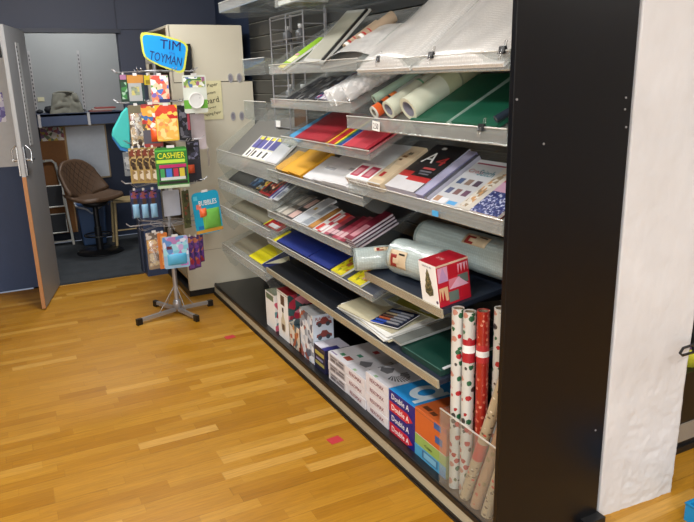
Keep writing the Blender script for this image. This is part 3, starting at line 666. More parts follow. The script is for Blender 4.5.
for i in range(6):
    slim(2.865-i*.043, .05, .17+.012*i, dcols[i], '#d0a0a8', ['pink diary next to the white and red pack', 'dark brown-pink diary, second in the row', 'raspberry diary, third in the row', 'rose diary, fourth in the row', 'deep red diary, fifth in the row', 'dark diary nearest the diary stack'][i], 'diary', art=[(.1, .9, .55, .95, mat(['#90303c', '#302020', '#801c30', '#a84858', '#601424', '#302024'][i], .4)), (.15, .85, .1, .3, mat('#d2aeb2', .4))], t=.014, k='M5')
for i in range(4):
    flat_item('diary', ['bottom diary of the near stack, pale page edges', 'second diary up in the near stack', 'third diary up in the near stack', 'top diary of the near stack with pink cover'][i], 'diary', frame('M5', 2.615-.012*(3-i), .035+.002*i, .005+.011*i), .075, .235, .0105, mat('#7c2438' if i == 3 else '#3a1c30', .4), pages=mat('#cfc4cc', .6), art=[(.2, .8, .1, .5, mat('#c48a94', .4))] if i == 3 else (), group='stacked diaries with pale page edges')
# --- M6 blue folders
NB = mat('#16256c', .4, 0, .08, 10)
for y, w, l in ((3.32, .44, 'wide navy blue folder, left of the two'), (2.965, .255, 'navy blue folder left of the yellow packs')):
    o = thing('lever_folder', l, 'folder', frame('M6', y, .03, .004))
    build('cover_board', MB().box(-w/2, w/2, 0, .18, 0, .010, NB), o, bevel=.001); build('spine_fold', MB().box(-w/2, w/2, .085, .088, .010, .0106, mat('#101a50', .4)), o)
    build('inner_sheet', MB().box(-w/2+.004, w/2-.004, .002, .178, .0105, .0112, mat('#1a2c78', .4)), o)
flat_item('sticker_book', 'yellow pack peeping out behind the left navy folder', 'pack', frame('M6', 3.575, .02, .004), .05, .12, .004, YB)
yp = printed('yellowpack', ['#d8cc18', '#c8c020', '#e0d424', '#b8602c', '#dcd020', '#8c8c28', '#e0d840'], 50)
flat_item('clay_pack', 'yellow printed pack beside the navy folder', 'pack', frame('M6', 2.76, .03, .004), .115, .13, .012, mat('#d2c61c', .4), art=[(.05, .95, .1, .9, yp), (.4, .7, .5, .75, mat('#9c5a3c', .4))])
flat_item('clay_pack', 'yellow printed pack at the near end under the bubble roll', 'pack', frame('M6', 2.575, .03, .004), .125, .13, .012, mat('#d2c61c', .4), art=[(.05, .95, .1, .9, yp), (.3, .5, .6, .8, mat('#9c5a3c', .4)), (.6, .75, .3, .4, mat('#d8a8a0', .4))])
# --- N4 bubble rolls and christmas box
def brl(label, p0, p1, r, lab, hole=True):
    p0, p1 = Vector(p0), Vector(p1); d = (p1-p0); L = d.length; z = d.normalized()
    q = z.to_track_quat('Z', 'Y').to_matrix().to_4x4()
    o = thing('bubble_wrap_roll', label, 'bubble wrap roll', Matrix.Translation(p0) @ q, None)
    def fn(u, v):
        a = 2*math.pi*u; rr = r*(1+.035*noise.noise(Vector((math.cos(a)*2.5, math.sin(a)*2.5, v*L*22+p0.y*9))))
        e = min(v, 1-v); rr *= 1-.12*max(0, (.04-e)/.04)
        return (rr*math.cos(a), rr*math.sin(a), v*L)
    build('roll_body', MB().grid(fn, 40, 40, BUB), o)
    for zz in (0, L):
        mb = MB()
        for k in range(5): mb.pipe((0, 0, zz-.001 if zz else .001), (0, 0, zz-.012 if zz else .012), r*(.98-.16*k), r*(.86-.16*k), BUB if k % 2 else bubble('bub_end%d%d' % (k, int(zz*9)), '#8d9a98', 90), seg=24)
        build('end_spiral', mb, o)
    if lab:
        for a0, a1, z0, z1, m, rr in lab:
            build('paper_label', MB().grid(lambda u, v: ((r*1.03+rr)*math.cos(R(a0+(a1-a0)*u)), (r*1.03+rr)*math.sin(R(a0+(a1-a0)*u)), L*(z0+(z1-z0)*v)), 10, 6, m), o, 'cream paper label', solid=.0006)
    return o
LABM = mat('#c9b596', .5); LABR = mat('#8a2420', .5)
def findang(o): pass
# roll ends measured in the room: (x, y, z) of the axis
R1 = brl('small bubble wrap roll overhanging the left end of the metal shelf', (1.25, 2.425, .858), (1.415, 2.362, .864), .049, None)
R2 = brl('middle bubble wrap roll standing behind the christmas tree box', (1.388, 2.288, .888), (1.43, 2.02, .890), .074, None)
R3 = brl('largest bubble wrap roll at the back of the metal shelf', (1.560, 2.34, .935), (1.612, 1.57, .935), .075, None)
def roll_label(rollobj, wpos, w, h, r, items):
    """label curved on the roll on the side of the world direction wpos"""
    inv = rollobj.matrix_world.inverted(); dl = (inv.to_3x3() @ Vector(wpos[1])); a = math.degrees(math.atan2(dl.y, dl.x)); z0 = wpos[0]
    da = math.degrees(h/r)/2
    for (u0, u1, v0, v1, m, rr) in items:
        q = lambda u, v, u0=u0, u1=u1, v0=v0, v1=v1, rr=rr: ((r*1.035+rr)*math.cos(R(a-da+2*da*(v0+(v1-v0)*u))), (r*1.035+rr)*math.sin(R(a-da+2*da*(v0+(v1-v0)*u))), z0+w*(u0+(u1-u0)*v))
        build('paper_label', MB().grid(q, 8, 6, m), rollobj, 'cream and red paper label', solid=.0005)
LI = [(0, 1, 0, 1, LABM, .001), (.1, .45, .25, .95, LABR, .002), (.25, .6, .45, .75, LABM, .003), (.55, .9, .15, .25, K_, .002)]
roll_label(R1, (.085, (-.2, -.45, .85)), .085, .022, .049, LI)
roll_label(R2, (.03, (-.95, -.1, .15)), .10, .07, .074, LI)
roll_label(R3, (.30, (-.6, 0, .8)), .13, .05, .075, LI)
xb = carton('christmas_tree_box', 'red and white christmas tree box on the metal shelf before the bubble rolls', 'box', frame('N4', 1.925, .004, .001), .112, .14, .158, W_, right=mat('#b81c30', .4), top=mat('#a81828', .4),
   sides=[(.04, .34, .58, .93, mat('#d49ab4', .4)), (.38, .62, .66, .92, mat('#b01828', .4)), (.66, .96, .68, .90, mat('#d8a8b8', .4)), (.04, .3, .12, .45, mat('#d8b48c', .4)), (.04, .96, .0, .10, mat('#b81c30', .4)), (.32, .62, .05, .3, mat('#66746c', .4)), (.64, .95, .42, .64, mat('#66746c', .4)), (.35, .7, .36, .6, mat('#d07888', .4)), (.7, .95, .08, .38, mat('#c01c2c', .4)), (0, 1, .955, 1, mat('#d8b8a0', .4))], lid=False)
t = MB(); 
t.prism([(-.024, .040), (0, .030), (.024, .040), (.026, .062), (.017, .082), (.020, .086), (.010, .112), (.012, .115), (0, .138), (-.012, .115), (-.010, .112), (-.020, .086), (-.017, .082), (-.026, .062)], 'y', -.0011, -.0004, printed('tree', ['#3a3c30', '#2c3428', '#8a8058', '#5a5a48', '#343a2c'], 250))
build('printed_tree', t, xb, 'dark green decorated tree print')
build('printed_emblem', MB().cyl((.045, -.0012, .018), (.045, 0, .018), .006, mat('#503858', .5)), xb)
text('CHRISTMAS TREE', xb, 0, -.0012, .146, .06, .006, mat('#9a9aa0', .5), 'front')
text('7FT TREE', xb, 0, .06, .1595, .04, .012, mat('#d89a9a', .5))
# triangles on the side
tr = MB()
for (y0, y1, z0, z1, m) in ((.04, .34, .58, .93, '#b890b8'), (.35, .95, .36, .6, '#dca8c0'), (.66, .76, .68, .92, '#b01828'), (.76, .86, .68, .92, '#b01828'), (.86, .96, .68, .92, '#b01828'), (.04, .13, .12, .4, '#b01828'), (.13, .22, .12, .4, '#b01828')):
    tr.prism([(y0*.14, z0*.158), (y1*.14, z0*.158), ((y0+y1)/2*.14, z1*.158)], 'x', .0565, .0575, mat(m, .4))
build('printed_triangles', tr, xb)
# --- N5 sheets
o = thing('paper_sheets', 'loose pile of white paper sheets spread on the low metal shelf', 'paper', frame('N5', 2.50, .02, .002))
for i in range(8):
    a = random.uniform(-6, 6); mb = MB(); mb.M = Matrix.Rotation(R(a), 4, 'Z')
    mb.box(-.24+random.uniform(-.02, .02), .24+random.uniform(-.02, .02), .004+i*.001, .34, .0045*i, .0045*i+.0028, mat(('#e2e3e2', '#cfd1d0', '#ecece8', '#c9c2a4')[i % 4], .5))
    build('sheet', mb, o)
flat_item('plastic_wallet', 'olive yellow plastic wallet lying over the white sheets', 'wallet', frame('N5', 2.42, .235, .038, 6), .36, .16, .003, mat('#98943c', .35), art=[(.55, .9, .3, .9, mat('#a09a48', .4)), (.62, .8, .1, .3, mat('#b8b4a8', .4))])
flat_item('plastic_wallet', 'grey clear film wallet lying at the front of the white sheets', 'wallet', frame('N5', 2.56, .20, .037, -6), .16, .14, .002, mat('#9a9c98', .3))
pb = flat_item('pen_set', 'dark navy pen set card with five coloured pens', 'pen set', frame('N5', 2.35, .055, .043, 18), .16, .15, .006, mat('#1c2440', .35), art=[(0, 1, .85, 1, mat('#2c3454', .4)), (0, .45, 0, .1, mat('#2c50b8', .4))])
for i, c in enumerate(('#2a4aa0', '#b05a38', '#6a4a3c', '#9c8c70', '#5c6478')):
    m = MB(); m.cyl((-.065, .025+.024*i, .009), (.0, .025+.024*i, .009), .006, mat(c, .4), seg=10); m.cyl((0, .025+.024*i, .009), (.066, .025+.024*i, .009), .006, mat('#8d9098', .3), seg=10); build('pen', m, pb)
flat_item('plastic_wallet', 'rumpled clear grey film wallet over the left edge of the green board', 'wallet', frame('N5', 2.19, .02, .03, -3), .07, .32, .012, mat('#7c807c', .25), pages=mat('#9a9e9c', .3))
flat_item('cutting_mat', 'dark green board on the low metal shelf beside the gift wrap', 'board', frame('N5', 2.025, .025, .002), .28, .27, .022, mat('#0d3a30', .45, 0, .1), pages=mat('#1b3a34', .5), art=[(.02, .98, .02, .03, mat('#5a7a70', .4))])
tag(build('clear_ruler', MB().box(-.006, .006, 0, .25, 0, .004, mat('#c8ccd0', .3)), M=frame('N5', 1.89, .04, .026)), 'pale ruler along the right edge of the green board', 'ruler')
flat_item('notebook', 'navy notebook under the green board at its right edge', 'notebook', frame('N5', 1.90, .10, -.0005), .05, .22, .0015, mat('#1c2458', .4))
# ------------------------------------------------------------------ boxes on the plinth
TR['B'] = (1.345, .084, 0)
def B(y, s=0, z=0, rz=0): return frame('B', y, s, z, rz)
gp = printed('xmasA', ['#e4e2de', '#c85a70', '#5a8a90', '#d8909c', '#eceae6', '#b02c44'], 26)
carton('gift_box', 'slim white christmas box at the far end of the plinth row', 'box', B(3.775), .155, .16, .235, W_, right=gp, top=mat('#8a8c74', .5), fronts=[(.1, .9, .8, .95, mat('#6a7a60', .5))])
g2 = carton('gift_box', 'tall white and red christmas box with an ornament picture', 'box', B(3.555), .17, .17, .30, W_, top=mat('#a01c2c', .45), right=printed('xmasB', ['#8c2c3c', '#3c5a5c', '#c87a88', '#d8d0cc', '#a83044', '#2c4a4c'], 24, seed=4), fronts=[(.32, .68, .72, .92, mat('#5c4438', .5))])
m = MB(); m.prism([(-.02, .05), (.02, .05), (.035, .08), (.033, .12), (.015, .145), (.008, .17), (-.008, .17), (-.015, .145), (-.033, .12), (-.035, .08)], 'y', -.0012, -.0003, mat('#c9c0a8', .5)); m.box(-.012, .012, -.0013, -.0002, .172, .20, mat('#3c3028', .5)); m.box(-.022, .022, -.0014, -.0002, .055, .095, mat('#5c4a3c', .5)); build('printed_ornament', m, g2)
# small open box with dark inside
o = thing('open_box', 'small open-topped carton with a dark inside between the white boxes', 'box', B(3.385))
sm = printed('smallbox', ['#d8cbb8', '#a8583c', '#e0d8cc', '#5c6a70', '#d4c8b4', '#c08a50'], 30)
mb = MB(); mb.box(-.08, .08, 0, .004, 0, .14, sm); mb.box(-.08, -.076, 0, .16, 0, .15, sm); mb.box(.076, .08, 0, .16, 0, .15, sm); mb.box(-.08, .08, .156, .16, 0, .17, sm); mb.box(-.08, .08, 0, .16, 0, .004, sm); build('carton', mb, o)
build('dark_contents', MB().box(-.074, .074, .006, .154, .004, .12, mat('#2c4048', .5)), o)
cp = mat('#c4d0de', .4)
tb = carton('toy_car_box', 'pale blue toy vehicle box with red pictures, tallest of the middle group', 'box', B(3.205), .18, .125, .285, cp, front=printed('carf', ['#d8dce4', '#5c6478', '#b8c4d4', '#9c5040', '#e4e8ee', '#8c98a8'], 30, seed=2), top=mat('#dcdfe2', .5), right=cp)
m = MB()
for (zc, sc) in ((.23, 1), (.155, 1.0), (.07, .9)):
    pts = [(.03, zc), (.035, zc+.016), (.07, zc+.022), (.085, zc+.038), (.125, zc+.036), (.145, zc+.018), (.17, zc+.012), (.172, zc-.004)]
    m.prism([(y*.66, z) for y, z in pts], 'x', .0902, .0912, mat('#7c3c38' if zc != .07 else '#5a6a64', .4))
    for yc in (.04, .09): m.cyl((.0905, yc, zc-.002), (.0918, yc, zc-.002), .013, mat('#3c444c', .5), seg=14)
for zc in (.125, .045): m.box(.0902, .0914, .02, .08, zc-.014, zc+.004, mat('#a03424', .4))
build('printed_vehicles', m, tb)
text('RACER', tb, .0918, .062, .262, .09, .018, mat('#8a3428', .4), 'right')
carton('battery_box', 'small dark indigo carton beside the white paper reams', 'box', B(3.04), .14, .15, .135, mat('#1c1c3c', .4), top=mat('#c4c2d0', .5), fronts=[(.1, .9, .62, .78, mat('#a8a050', .4)), (.1, .9, .2, .34, mat('#9c9858', .4)), (.2, .8, .42, .5, mat('#8088b0', .4))], tops=[(0, .6, 0, .35, mat('#dcdae4', .5)), (.7, 1, 0, .6, mat('#2a2a78', .5))])
# reams
def ream(label, y, z, w, body, top, fronts, txt, tops=(), h=.0505, s=0, rz=0, group=None):
    return carton('paper_ream', label, 'paper ream', B(y, s, z, rz), w, .297, h, body, top=top, fronts=fronts, txt=txt, tops=tops, lid=False, group=group)
RW = mat('#d8d6da', .45)
pos = ('bottom', 'middle', 'top')
gph = 'white paper reams stacked on the plinth'
for i in range(3):
    ream(pos[i] + ' ream of the far white stack with grey-printed ends', 2.825, i*.051, .205, RW, RW, [(.08, .92, .12, .88, mat('#b2aeb2', .5)), (.14, .4, .22, .5, mat('#6a666c', .5)), (.45, .86, .22, .5, mat('#77737a', .5)), (.14, .5, .6, .78, mat('#7c787c', .5)), (.6, .86, .6, .78, mat('#6a666c', .5))], (), tops=() if i < 2 else [(.3, .46, .12, .2, mat('#3c8a64', .5)), (.55, .8, .10, .22, mat('#a04434', .5)), (.6, .78, .34, .42, mat('#4a8a70', .5)), (.62, .8, .64, .74, mat('#a02c34', .5)), (.05, .35, .04, .07, mat('#8c7c9c', .5))], rz=1 if i == 1 else 0, group=gph)
def zebra(o, w, h, sc=1):
    m = MB(); T0 = h+.0006
    for k in range(12):
        a = -1.3+k*.24; cx, cy = .0, .10
        p = [(cx+math.cos(a)*.075*sc, cy+math.sin(a)*.05*sc), (cx+math.cos(a+.12)*.075*sc, cy+math.sin(a+.12)*.05*sc), (cx+math.cos(a+.1)*.02*sc, cy+math.sin(a+.1)*.02*sc), (cx+math.cos(a)*.02*sc, cy+math.sin(a)*.02*sc)]
        m.prism(p, 'z', h, T0, mat('#3a3a3e', .5))
    m.prism([(-.09*sc, .085), (-.06*sc, .06), (-.02*sc, .07), (-.02*sc, .10), (-.05*sc, .13), (-.06*sc, .115)], 'z', h, T0, mat('#6c6c70', .5))
    build('printed_zebra', m, o, 'striped zebra head print')
tn = mat('#7c1c2c', .5)
for st, (y, zb, lab) in enumerate(((2.625, 0, 'second'), (2.415, 0, 'third'))):
    for i in range(3 if st == 0 else 4):
        z = i*.051 + (0 if st else 0)
        nm = ('bottom', 'second from bottom', 'third from bottom', 'top')[i] if st else pos[i]
        r = ream(nm + ' zebra-print ream of the ' + ('left' if st == 0 else 'right') + ' zebra stack', y, z, .200, RW, mat('#c9c9cf', .4), [(.0, .93, .08, .92, mat('#dcd8dc', .5))], [('REXOMAX', 'front', .5, .5, .62, .36, tn)], tops=[(.3, .42, .02, .07, mat('#8cab84', .5))] if i == (2 if st == 0 else 3) else (), rz=(-1.2, .8, 0, .5)[i], group=gph, h=.0508)
        if i == (2 if st == 0 else 3):
            zebra(r, .2, .0508, 1.15); text('TRUST', r, .03, .20, .0522, .10, .02, mat('#4a4a50', .5), extra=Matrix.Rotation(0, 4, 'Z'))
DB = mat('#181c78', .4); DR = mat('#c01c34', .4)
for i in range(4):
    rd = i in (0, 2)
    r = ream(('bottom, red-fronted', 'second from bottom, blue-fronted', 'third from bottom, red-fronted', 'top, sky-blue-topped')[i] + ' ream of the blue and red stack', 2.203, i*.0515, .206, DB, mat('#2a8cd0', .35) if i == 3 else DB, (), [('Double A', 'front', .46, .5, .68, .5, W_)], h=.051)
    if rd: build('printed_banner', MB().prism([(-.098, .002), (.045, .002), (.09, .025), (.05, .049), (-.098, .049)], 'y', -.0009, -.0002, DR), r)
    if i == 3:
        m = MB(); seg = 28
        out_ = [(.012+.062*math.cos(2*math.pi*k/seg), .12+.078*math.sin(2*math.pi*k/seg)) for k in range(seg)]; inn = [(.012+.028*math.cos(2*math.pi*k/seg), .12+.042*math.sin(2*math.pi*k/seg)) for k in range(seg)]
        m.add([(x, y, .0516) for x, y in out_+inn], [[k, (k+1) % seg, seg+(k+1) % seg, seg+k] for k in range(seg)], mat('#cfe0ea', .4))
        m.add([(x, y, .0514) for x, y in ((.05, .02), (.075, .02), (.075, .20), (.05, .20))], [[0, 1, 2, 3]], mat('#cfe0ea', .4))
        build('printed_letter', m, r, 'large pale letter a on blue')
OG = mat('#c8622c', .4)
ob = carton('paper_carton', 'orange carton with blue squares stacked beside the gift wrap', 'box', B(1.985, 0, .10), .222, .22, .115, OG, top=mat('#bc5c2c', .4), fronts=[(.62, .84, .72, .95, mat('#2c5c9c', .4)), (.66, .88, .22, .48, mat('#2c5c9c', .4)), (.9, 1, .82, 1, mat('#a8242c', .4))], tops=[(.1, .3, .1, .2, mat('#5c3420', .4)), (.35, .5, .08, .18, mat('#5c3420', .4)), (.86, 1, .1, .7, mat('#b02030', .4)), (.3, .85, .55, .9, mat('#c88850', .4))])
gb = carton('paper_carton', 'green and light blue carton under the orange one', 'box', B(1.985, 0, 0), .222, .22, .099, mat('#8fae5a', .4), fronts=[(0, 1, 0, .52, mat('#4c9cc4', .4)), (.25, .75, .1, .45, mat('#3c6a90', .4)), (.3, .7, .15, .4, mat('#7cb4d0', .4)), (.8, 1, .0, .3, mat('#3c8ab8', .4))], txt=[('Copy', 'front', .45, .72, .24, .14, K_)])
# ------------------------------------------------------------------ gift wrap rolls and their clear bin
def wrapmat(name, base, spots, scale, seed=0, stretch=(1, 1, 1), dens=.3):
    m, nt, out = new_mat('giftwrap_'+name); L = nt.links.new
    p = N(nt, 'ShaderNodeBsdfPrincipled'); p.inputs['Roughness'].default_value = .3; p.inputs['Coat Weight'].default_value = .4
    tc = N(nt, 'ShaderNodeTexCoord'); mp = N(nt, 'ShaderNodeMapping'); mp.inputs['Location'].default_value = (seed, seed*.3, seed*.7); mp.inputs['Scale'].default_value = stretch
    L(tc.outputs['Object'], mp.inputs[0]); vo = N(nt, 'ShaderNodeTexVoronoi'); vo.inputs['Scale'].default_value = scale; L(mp.outputs[0], vo.inputs['Vector'])
    nz = N(nt, 'ShaderNodeTexNoise'); nz.inputs['Scale'].default_value = scale*3; L(mp.outputs[0], nz.inputs['Vector'])
    dd = mth(nt, 'ADD', vo.outputs['Distance'], mth(nt, 'MULTIPLY', nz.outputs[0], .3)); mask = mth(nt, 'LESS_THAN', dd, dens+.15)
    sp = N(nt, 'ShaderNodeSeparateColor'); L(vo.outputs['Color'], sp.inputs[0])
    cr = N(nt, 'ShaderNodeValToRGB'); cr.color_ramp.interpolation = 'CONSTANT'; el = cr.color_ramp.elements
    while len(el) < len(spots): el.new(.5)
    for i, c in enumerate(spots): el[i].position = i/len(spots); el[i].color = lin(c)
    L(sp.outputs[0], cr.inputs[0]); mx = N(nt, 'ShaderNodeMix', data_type='RGBA'); L(mask, mx.inputs[0]); mx.inputs[6].default_value = lin(base); L(cr.outputs[0], mx.inputs[7])
    L(mx.outputs[2], p.inputs['Base Color']); L(p.outputs[0], out.inputs[0]); return m
WS = wrapmat('holly', '#c8c8c2', ['#1c5a3c', '#a01c24', '#3a3a3c', '#b88070', '#1c5a3c', '#a8202c'], 34, dens=.36)
WR = wrapmat('red_letters', '#a4261e', ['#d8806a', '#c86a54', '#a4261e', '#dc9078'], 60, 3, (1, 1, 1), .34)
WK = wrapmat('kraft', '#b0a084', ['#6a5a48', '#c83c38', '#5a4a3c', '#e0d4c0'], 42, 5, (1, 1, 1.6), .3)
WK2 = wrapmat('kraft_red', '#a8886c', ['#b04a40', '#8c7a54', '#a8886c', '#c05c4c'], 34, 8, dens=.3)
def giftroll(label, p0, p1, r, m, bands=()):
    p0, p1 = Vector(p0), Vector(p1); d = p1-p0; L = d.length
    q = d.normalized().to_track_quat('Z', 'Y').to_matrix().to_4x4()
    o = thing('gift_wrap_roll', label, 'gift wrap', Matrix.Translation(p0) @ q)
    build('paper_roll', MB().pipe((0, 0, 0), (0, 0, L), r, r*.8, m), o); build('core_tube', MB().pipe((0, 0, .001), (0, 0, L-.003), r*.8, r*.7, mat('#8a7a64', .8)), o)
    for z0, z1, bm in bands: build('printed_band', MB().pipe((0, 0, z0*L), (0, 0, z1*L), r+.0006, r, bm, seg=24), o)
    return o
zb = .086
giftroll('white holly-print gift wrap roll standing furthest left', (1.350, 1.822, zb), (1.352, 1.826, .805), .0225, WS, [])
giftroll('white holly-print gift wrap roll with a red band, second from left', (1.356, 1.765, zb), (1.366, 1.777, .805), .0225, WS, [(.74, .79, mat('#a8202c', .4)), (.79, .83, PAPER), (.83, .86, mat('#a8202c', .4))])
giftroll('red gift wrap roll with pale lettering', (1.40, 1.735, zb), (1.392, 1.735, .815), .0225, WR, [(.74, .77, mat('#b83034', .4)), (.77, .8, PAPER), (.8, .83, mat('#b83034', .4))])
giftroll('white holly-print gift wrap roll standing furthest right in the shade', (1.45, 1.71, zb), (1.432, 1.692, .83), .0225, WS)
giftroll('white holly-print gift wrap roll at the very back corner', (1.50, 1.66, zb), (1.49, 1.65, .84), .0225, WS)
giftroll('kraft gift wrap roll leaning right with a red word band', (1.333, 1.735, zb+.012), (1.385, 1.575, .70), .0205, WK, [(.30, .42, mat('#b83a34', .4))])
giftroll('reddish kraft gift wrap roll leaning, middle of the leaning three', (1.333, 1.672, zb+.012), (1.40, 1.56, .60), .0205, WK2)
giftroll('kraft gift wrap roll leaning against the black end panel', (1.333, 1.61, zb+.012), (1.42, 1.552, .56), .0205, WK)
bn = thing('clear_bin', 'clear acrylic holder guarding the gift wrap rolls', 'holder', T(1.31, 1.70, .086))
mb = W2(MB(), bn); mb.box(1.304, 1.308, 1.53, 1.862, .09, .405, ACR); build('front_panel', mb, bn)
mb = W2(MB(), bn); mb.box(1.308, 1.50, 1.860, 1.863, .09, .405, ACRF); build('side_panel', mb, bn)
mb = W2(MB(), bn); mb.box(1.3035, 1.3085, 1.53, 1.862, .405, .409, clear('#f4f4ee', .5, .2, .2)); build('panel_edge', mb, bn)
# ------------------------------------------------------------------ wire rack on the slatted wall
wr = thing('wire_rack', 'tall silver wire rack hooked on the slatted wall above the magazines', 'rack', T(1.62, 3.96, 1.28))
mb = W2(MB(), wr)
ya, yb = 3.62, 4.13; xa, xb_ = 1.58, 1.71; RK = mat('#9c9ca0', .35, .3, .05)
for y in (ya, (ya+yb)/2, yb): mb.tube([(xa, y, 1.29), (xa, y, 1.97)], .005, RK, 6)
for z in (1.29, 1.31, 1.47, 1.50, 1.64, 1.67, 1.80, 1.83, 1.95, 1.97): mb.tube([(xa, ya, z), (xa, yb, z)], .0036, RK, 6)
build('front_grid', mb, wr)
for y in (ya, yb):
    mb = W2(MB(), wr)
    mb.box(xb_, xb_+.012, y-.008, y+.008, 1.28, 1.99, RK)
    for z in (1.29, 1.38, 1.47, 1.56, 1.67, 1.76, 1.83, 1.90, 1.97): mb.tube([(xa, y, z), (xb_, y, z)], .0036, RK, 6)
    build('side_frame', mb, wr)
for z in (1.29, 1.47, 1.66, 1.81):
    mb = W2(MB(), wr)
    for k in range(8): y = ya+.04+k*(yb-ya-.08)/7; mb.tube([(xa, y, z), (xb_, y, z+.01)], .0018, METAL, 5)
    build('basket_wires', mb, wr)
tag(build('tan_card', MB().box(1.61, 1.614, 3.68, 3.88, 1.315, 1.44, mat('#6a5140', .6))), 'brown card standing in the bottom of the wire rack', 'card')
tag(build('price_tag', MB().box(1.568, 1.572, 4.02, 4.09, 1.31, 1.35, PAPER)), 'white price tag clipped on the lower left of the wire rack', 'price tag')
for i, (y, z) in enumerate(((3.98, 1.815), (3.78, 1.815), (3.98, 1.475), (3.78, 1.475))):
    o = thing('small_bottle', ['small grey bottle in the upper wire basket, left', 'small grey bottle in the upper wire basket, right', 'small grey bottle in the middle wire basket, left', 'small grey bottle in the middle wire basket, right'][i], 'bottle', T(1.63, y, z+.006))
    build('bottle_body', MB().lathe([(0, 0), (.028, 0), (.029, .05), (.012, .062), (.012, .068), (0, .068)], mat('#6c6e72', .25), 14), o)
    build('cap', MB().lathe([(0, .09), (.013, .09), (.013, .066), (0, .066)], mat('#d8d8d8', .4), 12), o)
# ------------------------------------------------------------------ white cabinet at the end
cb = thing('metal_cabinet', 'tall cream metal cabinet behind the toy spinner', 'cabinet', T(1.42, 5.38, 0))
mb = W2(MB(), cb)
mb.box(1.13, 1.66, 4.93, 4.945, 1.60, 1.985, OFFW); mb.box(1.12, 1.718, 4.925, 4.945, .05, 1.594, OFFW)
build('front_panel', mb, cb)
mb = W2(MB(), cb); mb.box(1.13, 1.66, 4.945, 5.78, 1.975, 1.99, OFFW); mb.box(1.645, 1.66, 4.945, 5.78, .05, 1.975, OFFW); mb.box(1.13, 1.66, 5.77, 5.785, .0, 1.985, mat('#4c4438', .6)); build('carcass', mb, cb)
for z in (.12, .45, .8, 1.15, 1.5, 1.78):
    mb = W2(MB(), cb); mb.box(1.125, 1.64, 4.95, 5.77, z, z+.02, mat('#8a7656', .6)); build('shelf_board', mb, cb, 'brown inner shelf')
mb = W2(MB(), cb); mb.box(1.115, 1.135, 4.93, 4.96, .05, 1.985, mat('#c8c0ae', .5)); mb.box(1.115, 1.135, 5.75, 5.78, .05, 1.985, mat('#c8c0ae', .5)); build('corner_post', mb, cb)
mb = W2(MB(), cb); mb.box(1.11, 1.718, 4.93, 5.78, 0, .05, BLACK); build('plinth', mb, cb)
mb = W2(MB(), cb); mb.box(1.13, 1.718, 4.9235, 4.9255, .352, .356, mat('#9c9484', .6)); build('seam_line', mb, cb)
for z in (1.62, 1.345):
    for x in (1.551, 1.618):
        mb = W2(MB(), cb); seg = 20
        M0 = mb.M
        mb.M = M0 @ Matrix.Translation((x, 4.926, z)) @ Matrix.Diagonal((1, 1, 1.75, 1))
        mb.pipe((0, -.004, 0), (0, .004, 0), .019, .012, mat('#a4a4a8', .4, .2)); mb.cyl((0, -.003, 0), (0, .004, 0), .012, mat('#85808a', .5))
        build('oval_grommet', mb, cb, 'grey oval grommet')
mb = W2(MB(), cb); mb.box(1.21, 1.27, 4.905, 4.925, 1.30, 1.86, mat('#101114', .6)); build('black_insert', mb, cb, 'black vertical recess strip')
sg = thing('paper_sign', 'cream paper notice with black wording on the cabinet front', 'sign', T(1.40, 4.922, 1.47))
build('sheet', MB().box(-.11, .075, -.001, .001, -.14, .135, mat('#d9d3a8', .6)), sg)
for s, z, w, h in (('All Paper', .10, .13, .03), ('Contact', .05, .09, .018), ('Board', -.005, .13, .04), ('Paper', -.055, .09, .018), ('Wrapping Paper', -.10, .15, .026)):
    text(s, sg, -.015, -.0018, z, w, h, mat('#1c1c1c', .5), 'front', extra=Matrix.Rotation(R(-8), 4, 'Y'))
# things stored on the cabinet top / side
for i in range(3): tag(build('folded_tray', MB().box(1.02, 1.125, 5.0-.01*i, 5.26-.02*i, 1.735+i*.03, 1.755+i*.03, mat(('#b4b0a8', '#8f8b82', '#c8c4bc')[i], .5))), ('lowest', 'middle', 'topmost')[i] + ' of the flat grey trays poking out of the cabinet behind the blue sign', 'tray')
# ------------------------------------------------------------------ toy spinner
SX, SY = .945, 4.62
sp = thing('display_spinner', 'silver rotating display stand on four floor legs', 'display stand', T(SX, SY, 0))
mb = MB(); mb.cyl((0, 0, .05), (0, 0, 1.72), .011, METAL); build('pole', mb, sp); build('lower_pole', MB().cyl((0, 0, .05), (0, 0, .62), .017, METAL), sp)
build('hub', MB().lathe([(0, .03), (.03, .03), (.03, .08), (.022, .10), (0, .10)], METAL), sp)
for (x, y) in ((.64, 4.50), (.83, 4.86), (1.205, 4.65), (1.02, 4.36)):
    dx, dy = x-SX, y-SY; L = math.hypot(dx, dy); a = math.atan2(dy, dx)
    mb = MB(); mb.M = Matrix.Rotation(a, 4, 'Z'); mb.box(.02, L, -.011, .011, .018, .042, METAL); lg = build('leg', mb, sp)
    mb = MB(); mb.M = Matrix.Rotation(a, 4, 'Z'); mb.box(L-.035, L+.004, -.013, .013, .0, .044, BLACK); build('foot_cap', mb, lg, 'black rubber foot cap')
    mb = MB(); mb.M = Matrix.Rotation(a, 4, 'Z'); mb.tube([(.015, 0, .20), (L*.45, 0, .042)], .003, METAL, 5); build('brace_wire', mb, lg)
tiers = (1.675, 1.485, 1.235, .955, .665)
